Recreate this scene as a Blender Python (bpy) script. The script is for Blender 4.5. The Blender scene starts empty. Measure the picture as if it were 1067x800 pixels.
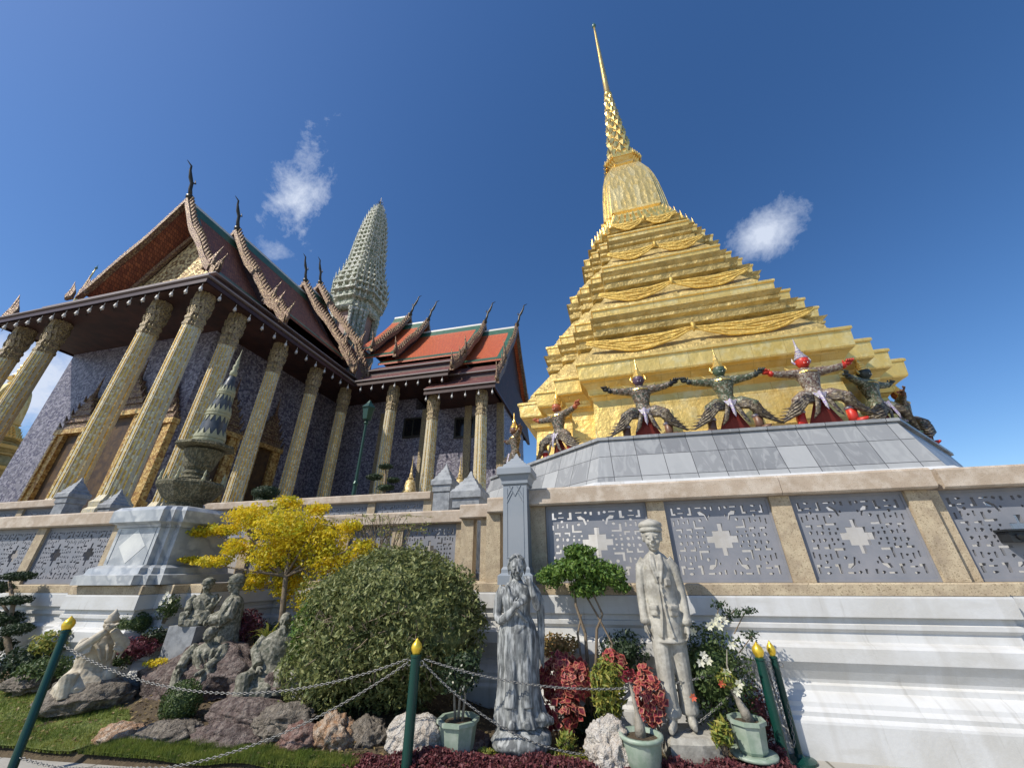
import bpy, bmesh, math, random
import numpy as np
from mathutils import Vector, Matrix, noise
random.seed(7)
rad = math.radians
scn = bpy.context.scene
# ------------------------------------------------------------------ camera
FPX = 385.0; CH = 1.6
def cam_rows(p, r, y):
    cy, sy = math.cos(y), math.sin(y)
    f = np.array([-sy*math.cos(p), cy*math.cos(p), math.sin(p)]); rt = np.array([cy, sy, 0.]); dn = np.cross(f, rt)
    return np.array([rt*math.cos(r)+dn*math.sin(r), -rt*math.sin(r)+dn*math.cos(r), f])
CM = cam_rows(rad(26.5), rad(.6), rad(12.7))
def at(px, py, Y):
    d = CM.T @ np.array([(px-533.5)/FPX, (py-400)/FPX, 1.0]); d = d/d[1]
    return Vector((d[0]*Y, Y, CH+d[2]*Y))
cam = bpy.data.cameras.new('camera'); camo = bpy.data.objects.new('camera', cam); scn.collection.objects.link(camo)
cam.sensor_width = 36; cam.lens = FPX/1067*36; cam.clip_end = 2000; cam.clip_start = .05
rt, dn, fw = CM
camo.matrix_world = Matrix(((rt[0], -dn[0], -fw[0], 0), (rt[1], -dn[1], -fw[1], 0), (rt[2], -dn[2], -fw[2], CH), (0, 0, 0, 1)))
scn.camera = camo
# ------------------------------------------------------------------ light
SUN_EL, SUN_AZ = 46.0, 225.0     # azimuth clockwise from +Y
w = bpy.data.worlds.new('World'); scn.world = w; w.use_nodes = True
nt = w.node_tree; N = nt.nodes; L = nt.links; N.clear()
sky = N.new('ShaderNodeTexSky'); sky.sky_type = 'NISHITA'; sky.sun_disc = False
sky.sun_elevation = rad(SUN_EL); sky.sun_rotation = rad(SUN_AZ); sky.altitude = 0; sky.air_density = 1.0; sky.dust_density = .6; sky.ozone_density = 3.5
geo = N.new('ShaderNodeTexCoord')
def vmath(op, a, b=None):
    n = N.new('ShaderNodeVectorMath'); n.operation = op
    for i, v in enumerate((a, b)):
        if v is None: continue
        if isinstance(v, (tuple, list, Vector)): n.inputs[i].default_value = v
        else: L.new(v, n.inputs[i])
    return n
def fmath(op, a, b=None, clamp=False):
    n = N.new('ShaderNodeMath'); n.operation = op; n.use_clamp = clamp
    for i, v in enumerate((a, b)):
        if v is None: continue
        if isinstance(v, (int, float)): n.inputs[i].default_value = v
        else: L.new(v, n.inputs[i])
    return n.outputs[0]
nz = N.new('ShaderNodeTexNoise'); nz.inputs['Scale'].default_value = 11; nz.inputs['Detail'].default_value = 10; nz.inputs['Roughness'].default_value = .68
nz.inputs['Distortion'].default_value = .25
L.new(geo.outputs['Generated'], nz.inputs['Vector'])
def cloud(c, ux, su, sv, gain, thr, amp=1.3):
    c = Vector(c).normalized(); u = (Vector(ux) - c*Vector(ux).dot(c)).normalized(); v = c.cross(u)
    du = fmath('DIVIDE', vmath('DOT_PRODUCT', geo.outputs['Generated'], u).outputs['Value'], su)
    dv = fmath('DIVIDE', vmath('DOT_PRODUCT', geo.outputs['Generated'], v).outputs['Value'], sv)
    front = fmath('GREATER_THAN', vmath('DOT_PRODUCT', geo.outputs['Generated'], c).outputs['Value'], 0)
    r = fmath('SQRT', fmath('ADD', fmath('MULTIPLY', du, du), fmath('MULTIPLY', dv, dv)))
    nn = fmath('MULTIPLY', fmath('SUBTRACT', nz.outputs['Fac'], .5), amp*2)
    m = fmath('SUBTRACT', fmath('ADD', thr, nn), r)
    return fmath('MULTIPLY', fmath('MULTIPLY', m, gain, True), front)
def dirpx(x, y): return at(x, y, 10) - Vector((0, 0, CH))
def dpx(x0, y0, x1, y1): return dirpx(x1, y1).normalized() - dirpx(x0, y0).normalized()
c1 = cloud(dirpx(797, 243), dpx(760, 265, 840, 215), .085, .056, 1.3, .95, .95)
c2 = cloud(dirpx(314, 212), dpx(300, 250, 335, 150), .155, .06, .9, .85, 1.9)
c2b = cloud(dirpx(293, 262), dpx(270, 250, 320, 280), .07, .04, .6, .7, 1.8)
c3 = cloud(dirpx(-20, 395), dpx(0, 400, 60, 400), .2, .10, 1.5, 1.0, 1.0)
tot = fmath('MULTIPLY', fmath('MAXIMUM', fmath('MAXIMUM', c1, c2), fmath('MAXIMUM', c2b, c3)), .9)
hs = N.new('ShaderNodeHueSaturation'); hs.inputs['Hue'].default_value = .505; hs.inputs['Saturation'].default_value = 1.22; hs.inputs['Value'].default_value = 1.2
L.new(sky.outputs[0], hs.inputs['Color'])
mix = N.new('ShaderNodeMix'); mix.data_type = 'RGBA'
L.new(tot, mix.inputs[0]); L.new(hs.outputs[0], mix.inputs[6]); mix.inputs[7].default_value = (6.2, 6.8, 8.0, 1)
bg = N.new('ShaderNodeBackground'); bg.inputs['Strength'].default_value = .118
L.new(mix.outputs[2], bg.inputs['Color'])
wo = N.new('ShaderNodeOutputWorld'); L.new(bg.outputs[0], wo.inputs['Surface'])
sun = bpy.data.lights.new('sun', 'SUN'); sun.energy = 4.9; sun.angle = rad(.5); sun.color = (1, .94, .84)
suno = bpy.data.objects.new('sun', sun); scn.collection.objects.link(suno)
ta, te = rad(SUN_AZ), rad(SUN_EL)
SD = Vector((math.sin(ta)*math.cos(te), math.cos(ta)*math.cos(te), math.sin(te)))
suno.rotation_euler = SD.to_track_quat('Z', 'Y').to_euler(); suno.location = (0, 0, 60)
scn.view_settings.view_transform = 'Standard'; scn.view_settings.look = 'None'; scn.view_settings.exposure = 0; scn.view_settings.gamma = 1
# ------------------------------------------------------------------ helpers
class MB:
    def __init__(s): s.v = []; s.f = []; s.m = []
    def add(s, vs, fs, mi=0):
        o = len(s.v); s.v += [tuple(v) for v in vs]; s.f += [tuple(i+o for i in f) for f in fs]; s.m += [mi]*len(fs); return s
    def box(s, x0, x1, y0, y1, z0, z1, M=None, mi=0):
        vs = [Vector((x, y, z)) for z in (z0, z1) for y in (y0, y1) for x in (x0, x1)]
        if M: vs = [M @ v for v in vs]
        return s.add(vs, [(0, 2, 3, 1), (4, 5, 7, 6), (0, 1, 5, 4), (2, 6, 7, 3), (0, 4, 6, 2), (1, 3, 7, 5)], mi)
    def loft(s, rings, cap0=True, cap1=True, mi=0, closed=True):
        n = len(rings[0]); vs = [p for r in rings for p in r]; fs = []
        for k in range(len(rings)-1):
            for i in range(n if closed else n-1):
                j = (i+1) % n; fs.append((k*n+i, k*n+j, (k+1)*n+j, (k+1)*n+i))
        if cap0: fs.append(tuple(reversed(range(n))))
        if cap1: fs.append(tuple((len(rings)-1)*n+i for i in range(n)))
        return s.add(vs, fs, mi)
    def lathe(s, prof, c=(0, 0, 0), n=16, mi=0, M=None, ph=0, sx=1, sy=1):
        c = Vector(c); R = []
        for r, z in prof:
            ring = [Vector((r*sx*math.cos(2*math.pi*(i+ph)/n), r*sy*math.sin(2*math.pi*(i+ph)/n), z)) for i in range(n)]
            if M: ring = [M @ p for p in ring]
            R.append([p+c for p in ring])
        return s.loft(R, mi=mi)
    def tube(s, path, radii, n=8, mi=0, flat=1.0, up=None):
        path = [Vector(p) for p in path]; R = []
        if isinstance(radii, (int, float)): radii = [radii]*len(path)
        ref = Vector(up) if up else None
        for i, p in enumerate(path):
            t = (path[min(i+1, len(path)-1)]-path[max(i-1, 0)]).normalized()
            a = ref if ref else (Vector((0, 0, 1)) if abs(t.z) < .9 else Vector((0, 1, 0)))
            if ref is None: ref = a
            u = t.cross(a).normalized(); v = u.cross(t).normalized(); ref = v if up is None else ref
            R.append([p+(u*math.cos(2*math.pi*k/n)+v*flat*math.sin(2*math.pi*k/n))*radii[i] for k in range(n)])
        return s.loft(R, mi=mi)
    def ell(s, c, r, n=12, m=8, M=None, mi=0):
        c = Vector(c); r = (r, r, r) if isinstance(r, (int, float)) else r; R = []
        for j in range(m+1):
            th = math.pi*(.02+.96*j/m); 
            ring = [Vector((r[0]*math.sin(th)*math.cos(2*math.pi*i/n), r[1]*math.sin(th)*math.sin(2*math.pi*i/n), -r[2]*math.cos(th))) for i in range(n)]
            if M: ring = [M @ p for p in ring]
            R.append([p+c for p in ring])
        return s.loft(R, mi=mi)
    def poly(s, pts, vec, mi=0):            # extruded polygon
        pts = [Vector(p) for p in pts]; vec = Vector(vec); n = len(pts)
        return s.loft([pts, [p+vec for p in pts]], mi=mi)
    def build(s, name, mat, parent=None, smooth=False, mods=None):
        me = bpy.data.meshes.new(name); me.from_pydata(s.v, [], s.f)
        for m in (mat if isinstance(mat, (list, tuple)) else [mat]): me.materials.append(m)
        if max(s.m, default=0): me.polygons.foreach_set('material_index', s.m)
        bm = bmesh.new(); bm.from_mesh(me); bmesh.ops.recalc_face_normals(bm, faces=bm.faces); bm.to_mesh(me); bm.free()
        o = bpy.data.objects.new(name, me); scn.collection.objects.link(o)
        if smooth: me.polygons.foreach_set('use_smooth', [True]*len(me.polygons))
        if parent: o.parent = parent
        return o
def tag(o, label=None, cat=None, group=None, kind=None):
    if label: o['label'] = label
    if cat: o['category'] = cat
    if group: o['group'] = group
    if kind: o['kind'] = kind
    return o
def empty(name, loc, label, cat, group=None, rz=0):
    o = bpy.data.objects.new(name, None); scn.collection.objects.link(o); o.location = loc; o.rotation_euler[2] = rz
    o.empty_display_size = .2
    return tag(o, label, cat, group)
def kids(o): return [c for c in bpy.data.objects if c.parent == o]
def copy_tree(o, parent=None):
    c = o.copy(); scn.collection.objects.link(c); c.parent = parent
    for ch in kids(o): copy_tree(ch, c)
    return c
def remesh(o, vox, smooth=2, disp=None):
    m = o.modifiers.new('r', 'REMESH'); m.mode = 'VOXEL'; m.voxel_size = vox; m.use_smooth_shade = True
    if smooth:
        sm = o.modifiers.new('s', 'SMOOTH'); sm.iterations = smooth; sm.factor = .5
    dg = bpy.context.evaluated_depsgraph_get(); dg.update()
    me = bpy.data.meshes.new_from_object(o.evaluated_get(dg)); o.modifiers.clear()
    mats = [x for x in o.data.materials]; o.data = me
    me.materials.clear()
    for x in mats: me.materials.append(x)
    if disp:
        co = np.empty(len(me.vertices)*3); me.vertices.foreach_get('co', co); co = co.reshape(-1, 3)
        no = np.empty(len(me.vertices)*3); me.vertices.foreach_get('normal', no); no = no.reshape(-1, 3)
        for i in range(len(co)): co[i] += no[i]*disp(Vector(co[i]))
        me.vertices.foreach_set('co', co.ravel()); me.update()
    me.polygons.foreach_set('use_smooth', [True]*len(me.polygons))
    return o
def boxuv(o):
    me = o.data; uv = me.uv_layers.new(name='UVMap')
    for p in me.polygons:
        nn = p.normal; h = math.hypot(nn.x, nn.y)
        for li in p.loop_indices:
            v = me.vertices[me.loops[li].vertex_index].co
            uv.data[li].uv = ((v.x*-nn.y+v.y*nn.x)/h, v.z/h) if h > .3 else (v.x, v.y)
    return o
# ------------------------------------------------------------------ materials
def mat(name, col, rough=.7, metal=0, var=None, vscale=3, bump=0, bscale=40, bdist=.01, spec=.4, pattern=None, detail=4, coords='Object', transl=0, speck=None):
    """var: second colour mixed by noise; pattern: callable(nodes,links,coord,base_socket)->socket"""
    m = bpy.data.materials.new(name); m.use_nodes = True; n = m.node_tree.nodes; l = m.node_tree.links
    p = n['Principled BSDF']; p.inputs['Roughness'].default_value = rough; p.inputs['Metallic'].default_value = metal
    p.inputs['Specular IOR Level'].default_value = spec
    tc = n.new('ShaderNodeTexCoord').outputs[coords]
    rgb = n.new('ShaderNodeRGB'); rgb.outputs[0].default_value = (*col, 1); cs = rgb.outputs[0]
    def mixc(fac, a, b):
        x = n.new('ShaderNodeMix'); x.data_type = 'RGBA'
        l.new(fac, x.inputs[0])
        for i, v in ((6, a), (7, b)):
            if isinstance(v, tuple): x.inputs[i].default_value = (*v, 1)
            else: l.new(v, x.inputs[i])
        return x.outputs[2]
    def noise_f(scale, det=4, lo=.35, hi=.65, rough_=.6):
        t = n.new('ShaderNodeTexNoise'); t.inputs['Scale'].default_value = scale; t.inputs['Detail'].default_value = det; t.inputs['Roughness'].default_value = rough_
        l.new(tc, t.inputs['Vector']); r = n.new('ShaderNodeMapRange'); r.inputs[1].default_value = lo; r.inputs[2].default_value = hi
        l.new(t.outputs['Fac'], r.inputs[0]); return r.outputs[0]
    if var:
        for k, vc in enumerate(var if isinstance(var[0], tuple) else [var]):
            cs = mixc(noise_f(vscale*(1+k*1.7), detail, .38+.06*k, .66), cs, vc)
    if speck: cs = mixc(noise_f(speck[1], 2, speck[2], speck[2]+.08), cs, speck[0])
    hgt = None
    if pattern:
        r = pattern(n, l, tc, cs, mixc, noise_f)
        if isinstance(r, tuple): cs, hgt = r
        else: cs = r
    l.new(cs, p.inputs['Base Color'])
    if bump:
        h = noise_f(bscale, 5, 0, 1)
        if hgt is not None:
            a = n.new('ShaderNodeMath'); a.operation = 'ADD'; l.new(h, a.inputs[0]); l.new(hgt, a.inputs[1]); h = a.outputs[0]
        b = n.new('ShaderNodeBump'); b.inputs['Strength'].default_value = bump; b.inputs['Distance'].default_value = bdist
        l.new(h, b.inputs['Height']); l.new(b.outputs[0], p.inputs['Normal'])
    if transl:
        out = n['Material Output']; tr = n.new('ShaderNodeBsdfTranslucent'); l.new(cs, tr.inputs['Color'])
        ms = n.new('ShaderNodeMixShader'); ms.inputs[0].default_value = transl; l.new(p.outputs[0], ms.inputs[1]); l.new(tr.outputs[0], ms.inputs[2]); l.new(ms.outputs[0], out.inputs['Surface'])
    return m
def brick_pat(c2, c3, wid, hei, mort=.01, mcol=None, offs=.5, plane='XZ', amt=1.0):
    def f(n, l, tc, cs, mixc, noise_f):
        sp = n.new('ShaderNodeSeparateXYZ'); l.new(tc, sp.inputs[0]); cb = n.new('ShaderNodeCombineXYZ')
        if plane == 'UV': uvn = n.new('ShaderNodeTexCoord'); l.new(uvn.outputs['UV'], cb.inputs[0]) if False else None
        if plane == 'XZ':
            a = n.new('ShaderNodeMath'); a.operation = 'ADD'; l.new(sp.outputs['X'], a.inputs[0]); l.new(sp.outputs['Y'], a.inputs[1]); l.new(a.outputs[0], cb.inputs[0]); l.new(sp.outputs['Z'], cb.inputs[1])
        else: l.new(sp.outputs['X'], cb.inputs[0]); l.new(sp.outputs['Y'], cb.inputs[1])
        b = n.new('ShaderNodeTexBrick'); b.inputs['Scale'].default_value = 1; b.inputs['Brick Width'].default_value = wid; b.inputs['Row Height'].default_value = hei
        b.inputs['Mortar Size'].default_value = mort; b.offset = offs; b.inputs['Mortar Smooth'].default_value = .2
        l.new(uvn.outputs['UV'] if plane == 'UV' else cb.outputs[0], b.inputs['Vector']); l.new(cs, b.inputs['Color1']); b.inputs['Color2'].default_value = (*c2, 1); b.inputs['Mortar'].default_value = (*(mcol or c3), 1)
        # per-brick tone
        inv = n.new('ShaderNodeMath'); inv.operation = 'SUBTRACT'; inv.inputs[0].default_value = 1; l.new(b.outputs['Fac'], inv.inputs[1])
        return b.outputs['Color'], inv.outputs[0]
    return f
def vor_pat(c2, c3, scale, sx=1, sy=1, sz=1, edge=.0):
    """mosaic of small pieces in three colours"""
    def f(n, l, tc, cs, mixc, noise_f):
        mp = n.new('ShaderNodeMapping'); mp.inputs['Scale'].default_value = (sx, sy, sz); l.new(tc, mp.inputs[0])
        v = n.new('ShaderNodeTexVoronoi'); v.inputs['Scale'].default_value = scale; l.new(mp.outputs[0], v.inputs['Vector'])
        s = n.new('ShaderNodeSeparateColor'); l.new(v.outputs['Color'], s.inputs[0])
        def th(sock, t):
            m = n.new('ShaderNodeMath'); m.operation = 'GREATER_THAN'; l.new(sock, m.inputs[0]); m.inputs[1].default_value = t; return m.outputs[0]
        c = mixc(th(s.outputs[0], .62), cs, c2); c = mixc(th(s.outputs[1], .72), c, c3)
        return c, v.outputs['Distance']
    return f
def veins(c2, scale=2.0):
    def f(n, l, tc, cs, mixc, noise_f):
        wv = n.new('ShaderNodeTexWave'); wv.inputs['Scale'].default_value = scale; wv.inputs['Distortion'].default_value = 9; wv.inputs['Detail'].default_value = 4; wv.inputs['Detail Scale'].default_value = 2
        wv.bands_direction = 'DIAGONAL'; l.new(tc, wv.inputs['Vector'])
        r = n.new('ShaderNodeMapRange'); r.inputs[1].default_value = .55; r.inputs[2].default_value = 1; l.new(wv.outputs['Fac'], r.inputs[0])
        return mixc(r.outputs[0], cs, c2)
    return f
def chain(*ps):
    def f(n, l, tc, cs, mixc, noise_f):
        h = None
        for p in ps:
            r = p(n, l, tc, cs, mixc, noise_f)
            if isinstance(r, tuple): cs, h = r
            else: cs = r
        return (cs, h) if h is not None else cs
    return f
def marble_tiles(wid, hei, dark, light, mid, sheen=.35):
    """stone tiles, each with its own grey tone and veins"""
    def f(n, l, tc, cs, mixc, noise_f):
        col, h = brick_pat(dark, light, wid, hei, .006, (.08, .08, .08), 0, 'UV')(n, l, tc, cs, mixc, noise_f)
        c = mixc(noise_f(.9, 5, .50, .8), col, mid)
        c = veins((.30, .32, .34), 1.3)(n, l, tc, c, mixc, noise_f) if False else c
        wv = n.new('ShaderNodeTexNoise'); wv.inputs['Scale'].default_value = 1.6; wv.inputs['Detail'].default_value = 9; wv.inputs['Distortion'].default_value = 2.2
        mp = n.new('ShaderNodeMapping'); mp.inputs['Scale'].default_value = (2.6, 2.6, .7); mp.inputs['Rotation'].default_value = (.5, .6, 0); l.new(tc, mp.inputs[0]); l.new(mp.outputs[0], wv.inputs['Vector'])
        r = n.new('ShaderNodeMapRange'); r.inputs[1].default_value = .5; r.inputs[2].default_value = .62; r.inputs[4].default_value = .5; l.new(wv.outputs['Fac'], r.inputs[0])
        c = mixc(r.outputs[0], c, light)
        # keep seams
        m2 = n.new('ShaderNodeMix'); m2.data_type = 'RGBA'; inv = n.new('ShaderNodeMath'); inv.operation = 'SUBTRACT'; inv.inputs[0].default_value = 1; l.new(h, inv.inputs[1])
        l.new(inv.outputs[0], m2.inputs[0]); l.new(c, m2.inputs[6]); m2.inputs[7].default_value = (.07, .07, .07, 1)
        return m2.outputs[2], h
    return f
M = {}
M['gold'] = mat('gold_mosaic', (.86, .63, .22), .42, .6, var=((.76, .52, .14), (.90, .74, .36)), vscale=1.6, bump=.5, bscale=4.0, bdist=.07, pattern=brick_pat((.80, .57, .18), (.3, .18, .05), .62, .5, .004, (.56, .38, .11), .5, 'UV'))
M['gold_dull'] = mat('gold_cloth_wall', (.54, .41, .16), .55, .5, var=((.40, .29, .10), (.64, .49, .20)), vscale=1.2, bump=.8, bscale=4, bdist=.12)
M['gold_bright'] = mat('gold_bright', (.90, .67, .25), .28, .8, var=(.8, .5, .12), vscale=5, bump=.4, bscale=20, bdist=.02)
M['gold_bell'] = mat('gold_bell', (.88, .66, .26), .38, .75, var=(.76, .54, .17), vscale=4, bump=.45, bscale=9, bdist=.04, pattern=vor_pat((.82, .61, .22), (.90, .71, .32), 6, 1, 1, .25))
M['orange_cloth'] = mat('orange_cloth', (.74, .52, .14), .55, .4, var=(.60, .40, .10), vscale=3, bump=.8, bscale=9, bdist=.05)
M['marble_grey'] = mat('grey_marble_tiles', (.40, .405, .40), .4, 0, pattern=marble_tiles(.46, .43, (.20, .205, .21), (.40, .405, .40), (.29, .30, .30)), bump=.15, bscale=30, bdist=.004)
def grime(c2, c3):
    def f(n, l, tc, cs, mixc, noise_f):
        for sc, lo, hi, c in (((6, 0, .5), .52, .74, c2), ((17, 0, 1.6), .60, .78, c3), ((1.6, 0, 7), .60, .8, c2)):
            mp = n.new('ShaderNodeMapping'); mp.inputs['Scale'].default_value = sc; l.new(tc, mp.inputs[0])
            t = n.new('ShaderNodeTexNoise'); t.inputs['Scale'].default_value = 1; t.inputs['Detail'].default_value = 7; l.new(mp.outputs[0], t.inputs['Vector'])
            r = n.new('ShaderNodeMapRange'); r.inputs[1].default_value = lo; r.inputs[2].default_value = hi; r.inputs[4].default_value = .75; l.new(t.outputs['Fac'], r.inputs[0]); cs = mixc(r.outputs[0], cs, c)
        return cs
    return f
M['white'] = mat('white_plaster', (.61, .61, .60), .55, 0, var=((.56, .56, .545), (.51, .50, .47)), vscale=.9, bump=.35, bscale=30, bdist=.006, pattern=grime((.47, .455, .42), (.37, .355, .32)))
M['granite'] = mat('tan_granite', (.46, .37, .28), .8, 0, var=((.38, .30, .22), (.54, .46, .37)), vscale=2.2, bump=.6, bscale=70, bdist=.006, speck=((.22, .18, .14), 90, .6))
M['granite_y'] = mat('ochre_granite', (.45, .36, .24), .8, 0, var=((.33, .26, .18), (.52, .43, .29)), vscale=3, bump=.6, bscale=60, bdist=.008, speck=((.22, .17, .1), 70, .58))
M['lattice'] = mat('grey_lattice_stone', (.20, .21, .235), .55, 0, var=(.26, .26, .28), vscale=3, bump=.2, bscale=60, bdist=.003)
M['greystone'] = mat('grey_painted_stone', (.26, .28, .30), .5, 0, var=(.22, .25, .28), vscale=2, bump=.3, bscale=40, bdist=.004)
M['post_stone'] = mat('weathered_grey_stone', (.26, .275, .29), .65, 0, var=((.36, .37, .37), (.18, .19, .2)), vscale=3, bump=.4, bscale=30, bdist=.008)
M['pave'] = mat('stone_paving', (.40, .38, .33), .8, 0, var=((.33, .31, .27), (.46, .44, .39)), vscale=1.2, bump=.4, bscale=18, bdist=.01, pattern=brick_pat((.36, .34, .30), (.2, .18, .15), 1.1, .75, .012, (.14, .13, .10), .4, 'XY'))
M['soil'] = mat('garden_soil', (.07, .05, .03), .95, 0, var=(.12, .09, .05), vscale=6, bump=1, bscale=25, bdist=.03)
M['terrace'] = mat('terrace_floor', (.36, .34, .31), .7, 0, var=(.28, .26, .23), vscale=1)
M['podium'] = mat('podium_stone', (.16, .14, .12), .7, 0, var=(.22, .2, .17), vscale=1)
# ================================================================== GROUND AND TERRACES
def sheet(name, x0, x1, y0, y1, z, m):
    b = MB(); b.add([(x0, y0, z), (x1, y0, z), (x1, y1, z), (x0, y1, z)], [(0, 1, 2, 3)]); return tag(b.build(name, m), kind='structure')
sheet('ground', -900, 900, -900, 900, 0, M['pave'])
BED = [(-16, 3.15), (-6, 3.6), (-3.1, 3.80), (-1.6, 4.02), (.3, 4.12), (1.2, 4.4), (1.38, 4.75), (1.38, 5.3), (-1.2, 5.35), (-1.2, 6.6), (-6.2, 6.8), (-16, 5.3)]
def bed_h(x, y):
    h = .07 + .55*max(0, min(1, (y-4.1)/2.2))*max(0, min(1, (-1.6-x)/1.5)) + .03*noise.noise(Vector((x*2, y*2, 0)))
    return h
def pip(x, y, P=BED):
    c = False; n = len(P)
    for i in range(n):
        a, b = P[i], P[i-1]
        if (a[1] > y) != (b[1] > y) and x < (b[0]-a[0])*(y-a[1])/(b[1]-a[1])+a[0]: c = not c
    return c
b = MB(); nx, ny = 174, 40; g = {}
for i in range(nx+1):
    for j in range(ny+1):
        x = -16+i*.1; fr = None
        # front edge by interpolation along the bed's front
        pts = BED[:8]
        for k in range(7):
            if pts[k][0] <= x <= pts[k+1][0] and pts[k+1][0] > pts[k][0]:
                fr = pts[k][1]+(pts[k+1][1]-pts[k][1])*(x-pts[k][0])/(pts[k+1][0]-pts[k][0]); break
        if fr is None or x > 1.38: continue
        back = 5.3 if (x > -1.1 or x < -6.3) else 6.9
        y = fr+(back-fr)*j/ny; g[i, j] = len(b.v); b.v.append((x, y, bed_h(x, y) if j else .0))
for i in range(nx):
    for j in range(ny):
        k = [(i, j), (i+1, j), (i+1, j+1), (i, j+1)]
        if all(q in g for q in k): b.f.append(tuple(g[q] for q in k)); b.m.append(0)
tag(b.build('garden_bed', M['soil'], smooth=True), kind='structure')
b = MB(); b.box(-70, 30, 5.6, 60, 1.2, 1.40); b.f = [f for f in b.f]
# lower terrace, cut round the recess
b = MB(); b.box(-70, -6.4, 5.45, 60, .02, 1.40); b.box(-6.4, -2.3, 7.05, 60, .02, 1.40); b.box(-2.3, -1.75, 6.5, 60, .02, 1.40); b.box(-1.75, -.9, 5.97, 60, .02, 1.40); b.box(-.9, 40, 5.52, 60, .02, 1.40)
tag(b.build('terrace', M['terrace']), kind='structure')
b = MB(); b.box(-70, -13.7, 7.5, 60, 1.41, 2.42); b.box(-13.7, -4.2, 9.25, 60, 1.41, 2.42); b.box(-4.2, -2.9, 13, 60, 1.41, 2.42)
tag(b.build('upper_terrace', M['terrace']), kind='structure')
# ================================================================== BOUNDARY WALL
def offset_path(path, d):
    """offset a plan polyline to its right-hand (front) side"""
    out = []; n = len(path)
    for i in range(n):
        p = Vector(path[i]); ns = []
        for a, b_ in ((i-1, i), (i, i+1)):
            if a < 0 or b_ >= n: continue
            t = (Vector(path[b_])-Vector(path[a])).normalized(); ns.append(Vector((t.y, -t.x)))
        if len(ns) == 2: m = (ns[0]+ns[1]); m = m/(m.dot(ns[0])); out.append(p+m*d)
        else: out.append(p+ns[0]*d)
    return out
def extrude_profile(mb, path, prof, mi=0):
    R = []
    for d, z in prof: R.append([(q.x, q.y, z) for q in offset_path(path, d)])
    # rings run along the profile, closed with a back face
    mb.loft(R, cap0=False, cap1=False, closed=False, mi=mi)
PATH = [(-32, 5.32), (-8.4, 5.32), (-8.4, 5.18), (-8.1, 5.18), (-8.1, 4.92), (-6.8, 4.92), (-6.8, 5.18), (-6.55, 5.18), (-6.55, 5.43), (-6.3, 5.43), (-6.3, 6.95), (-2.45, 6.95), (-2.45, 6.4), (-1.8, 6.4), (-1.8, 5.86), (-1.0, 5.86), (-1.0, 5.32), (3.82, 5.32), (3.82, 5.40), (16, 5.40)]
WP = [(-.25, 1.30), (.075, 1.30), (.08, 1.28), (.08, 1.11), (.03, 1.10), (.03, 1.05), (.055, 1.04), (.055, 1.00), (.02, .965), (.03, .885), (.10, .865), (.125, .84), (.13, .72), (.115, .70), (.075, .64), (.035, .565), (.03, .535), (.06, .52), (.065, .475), (.095, .46), (.155, .405), (.165, .37), (.20, .34), (.20, .305), (.235, .28), (.24, .26), (.24, 0.0)]
b = MB(); extrude_profile(b, PATH, WP); 
wall = tag(b.build('boundary_wall', M['white']), 'white moulded plaster wall under the tan stone balustrade behind the garden', 'wall')
b = MB(); extrude_profile(b, PATH, [(-.22, 1.425), (.055, 1.425), (.07, 1.41), (.07, 1.305), (-.22, 1.305)])
b.build('stone_sill', M['granite_y'], wall)
from mathutils.geometry import tessellate_polygon
def _el(cu, cv, ru, rv, n=8): return [(cu+ru*math.cos(2*math.pi*k/n), cv+rv*math.sin(2*math.pi*k/n)) for k in range(n)]
def _bx(a, c, b_, d): return [(a, c), (b_, c), (b_, d), (a, d)]
HOLES = [[(.035, .045), (.06, .045), (.06, .125), (.085, .125), (.085, .155), (.035, .155)], _el(.128, .052, .024, .016),
    [(.222, .045), (.25, .045), (.25, .16), (.20, .16), (.20, .13), (.222, .13)],
    [(.305, .115), (.345, .105), (.365, .13), (.385, .15), (.405, .235), (.388, .25), (.368, .17), (.32, .165)],
    _el(.40, .06, .017, .022), _bx(.445, .045, .468, .10), _el(.14, .185, .016, .022), _bx(.085, .215, .103, .285), _el(.147, .262, .014, .016), _bx(.185, .215, .203, .285),
    [(.243, .235), (.266, .235), (.266, .325), (.345, .325), (.345, .355), (.243, .355)], _el(.318, .235, .018, .024), _bx(.41, .165, .428, .195),
    [(.055, .345), (.12, .345), (.12, .405), (.10, .405), (.10, .372), (.055, .372)], [(.16, .345), (.222, .345), (.222, .405), (.203, .405), (.203, .372), (.16, .372)],
    _el(.262, .405, .012, .016), _el(.082, .45, .018, .024), _el(.19, .455, .018, .026), _bx(.245, .44, .268, .48), _bx(.33, .39, .352, .42), _bx(.30, .445, .322, .475),
    _bx(.135, .425, .15, .475), _bx(.035, .235, .052, .31), _bx(.29, .045, .36, .065), _bx(.10, .115, .165, .132)]
CROSS = [(.475, .285), (.525, .285), (.525, .385), (.59, .385), (.59, .455), (.655, .455), (.655, .545), (.59, .545), (.59, .615), (.525, .615), (.525, .715), (.475, .715), (.475, .615), (.41, .615), (.41, .545), (.345, .545), (.345, .455), (.41, .455), (.41, .385), (.475, .385)]
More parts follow.
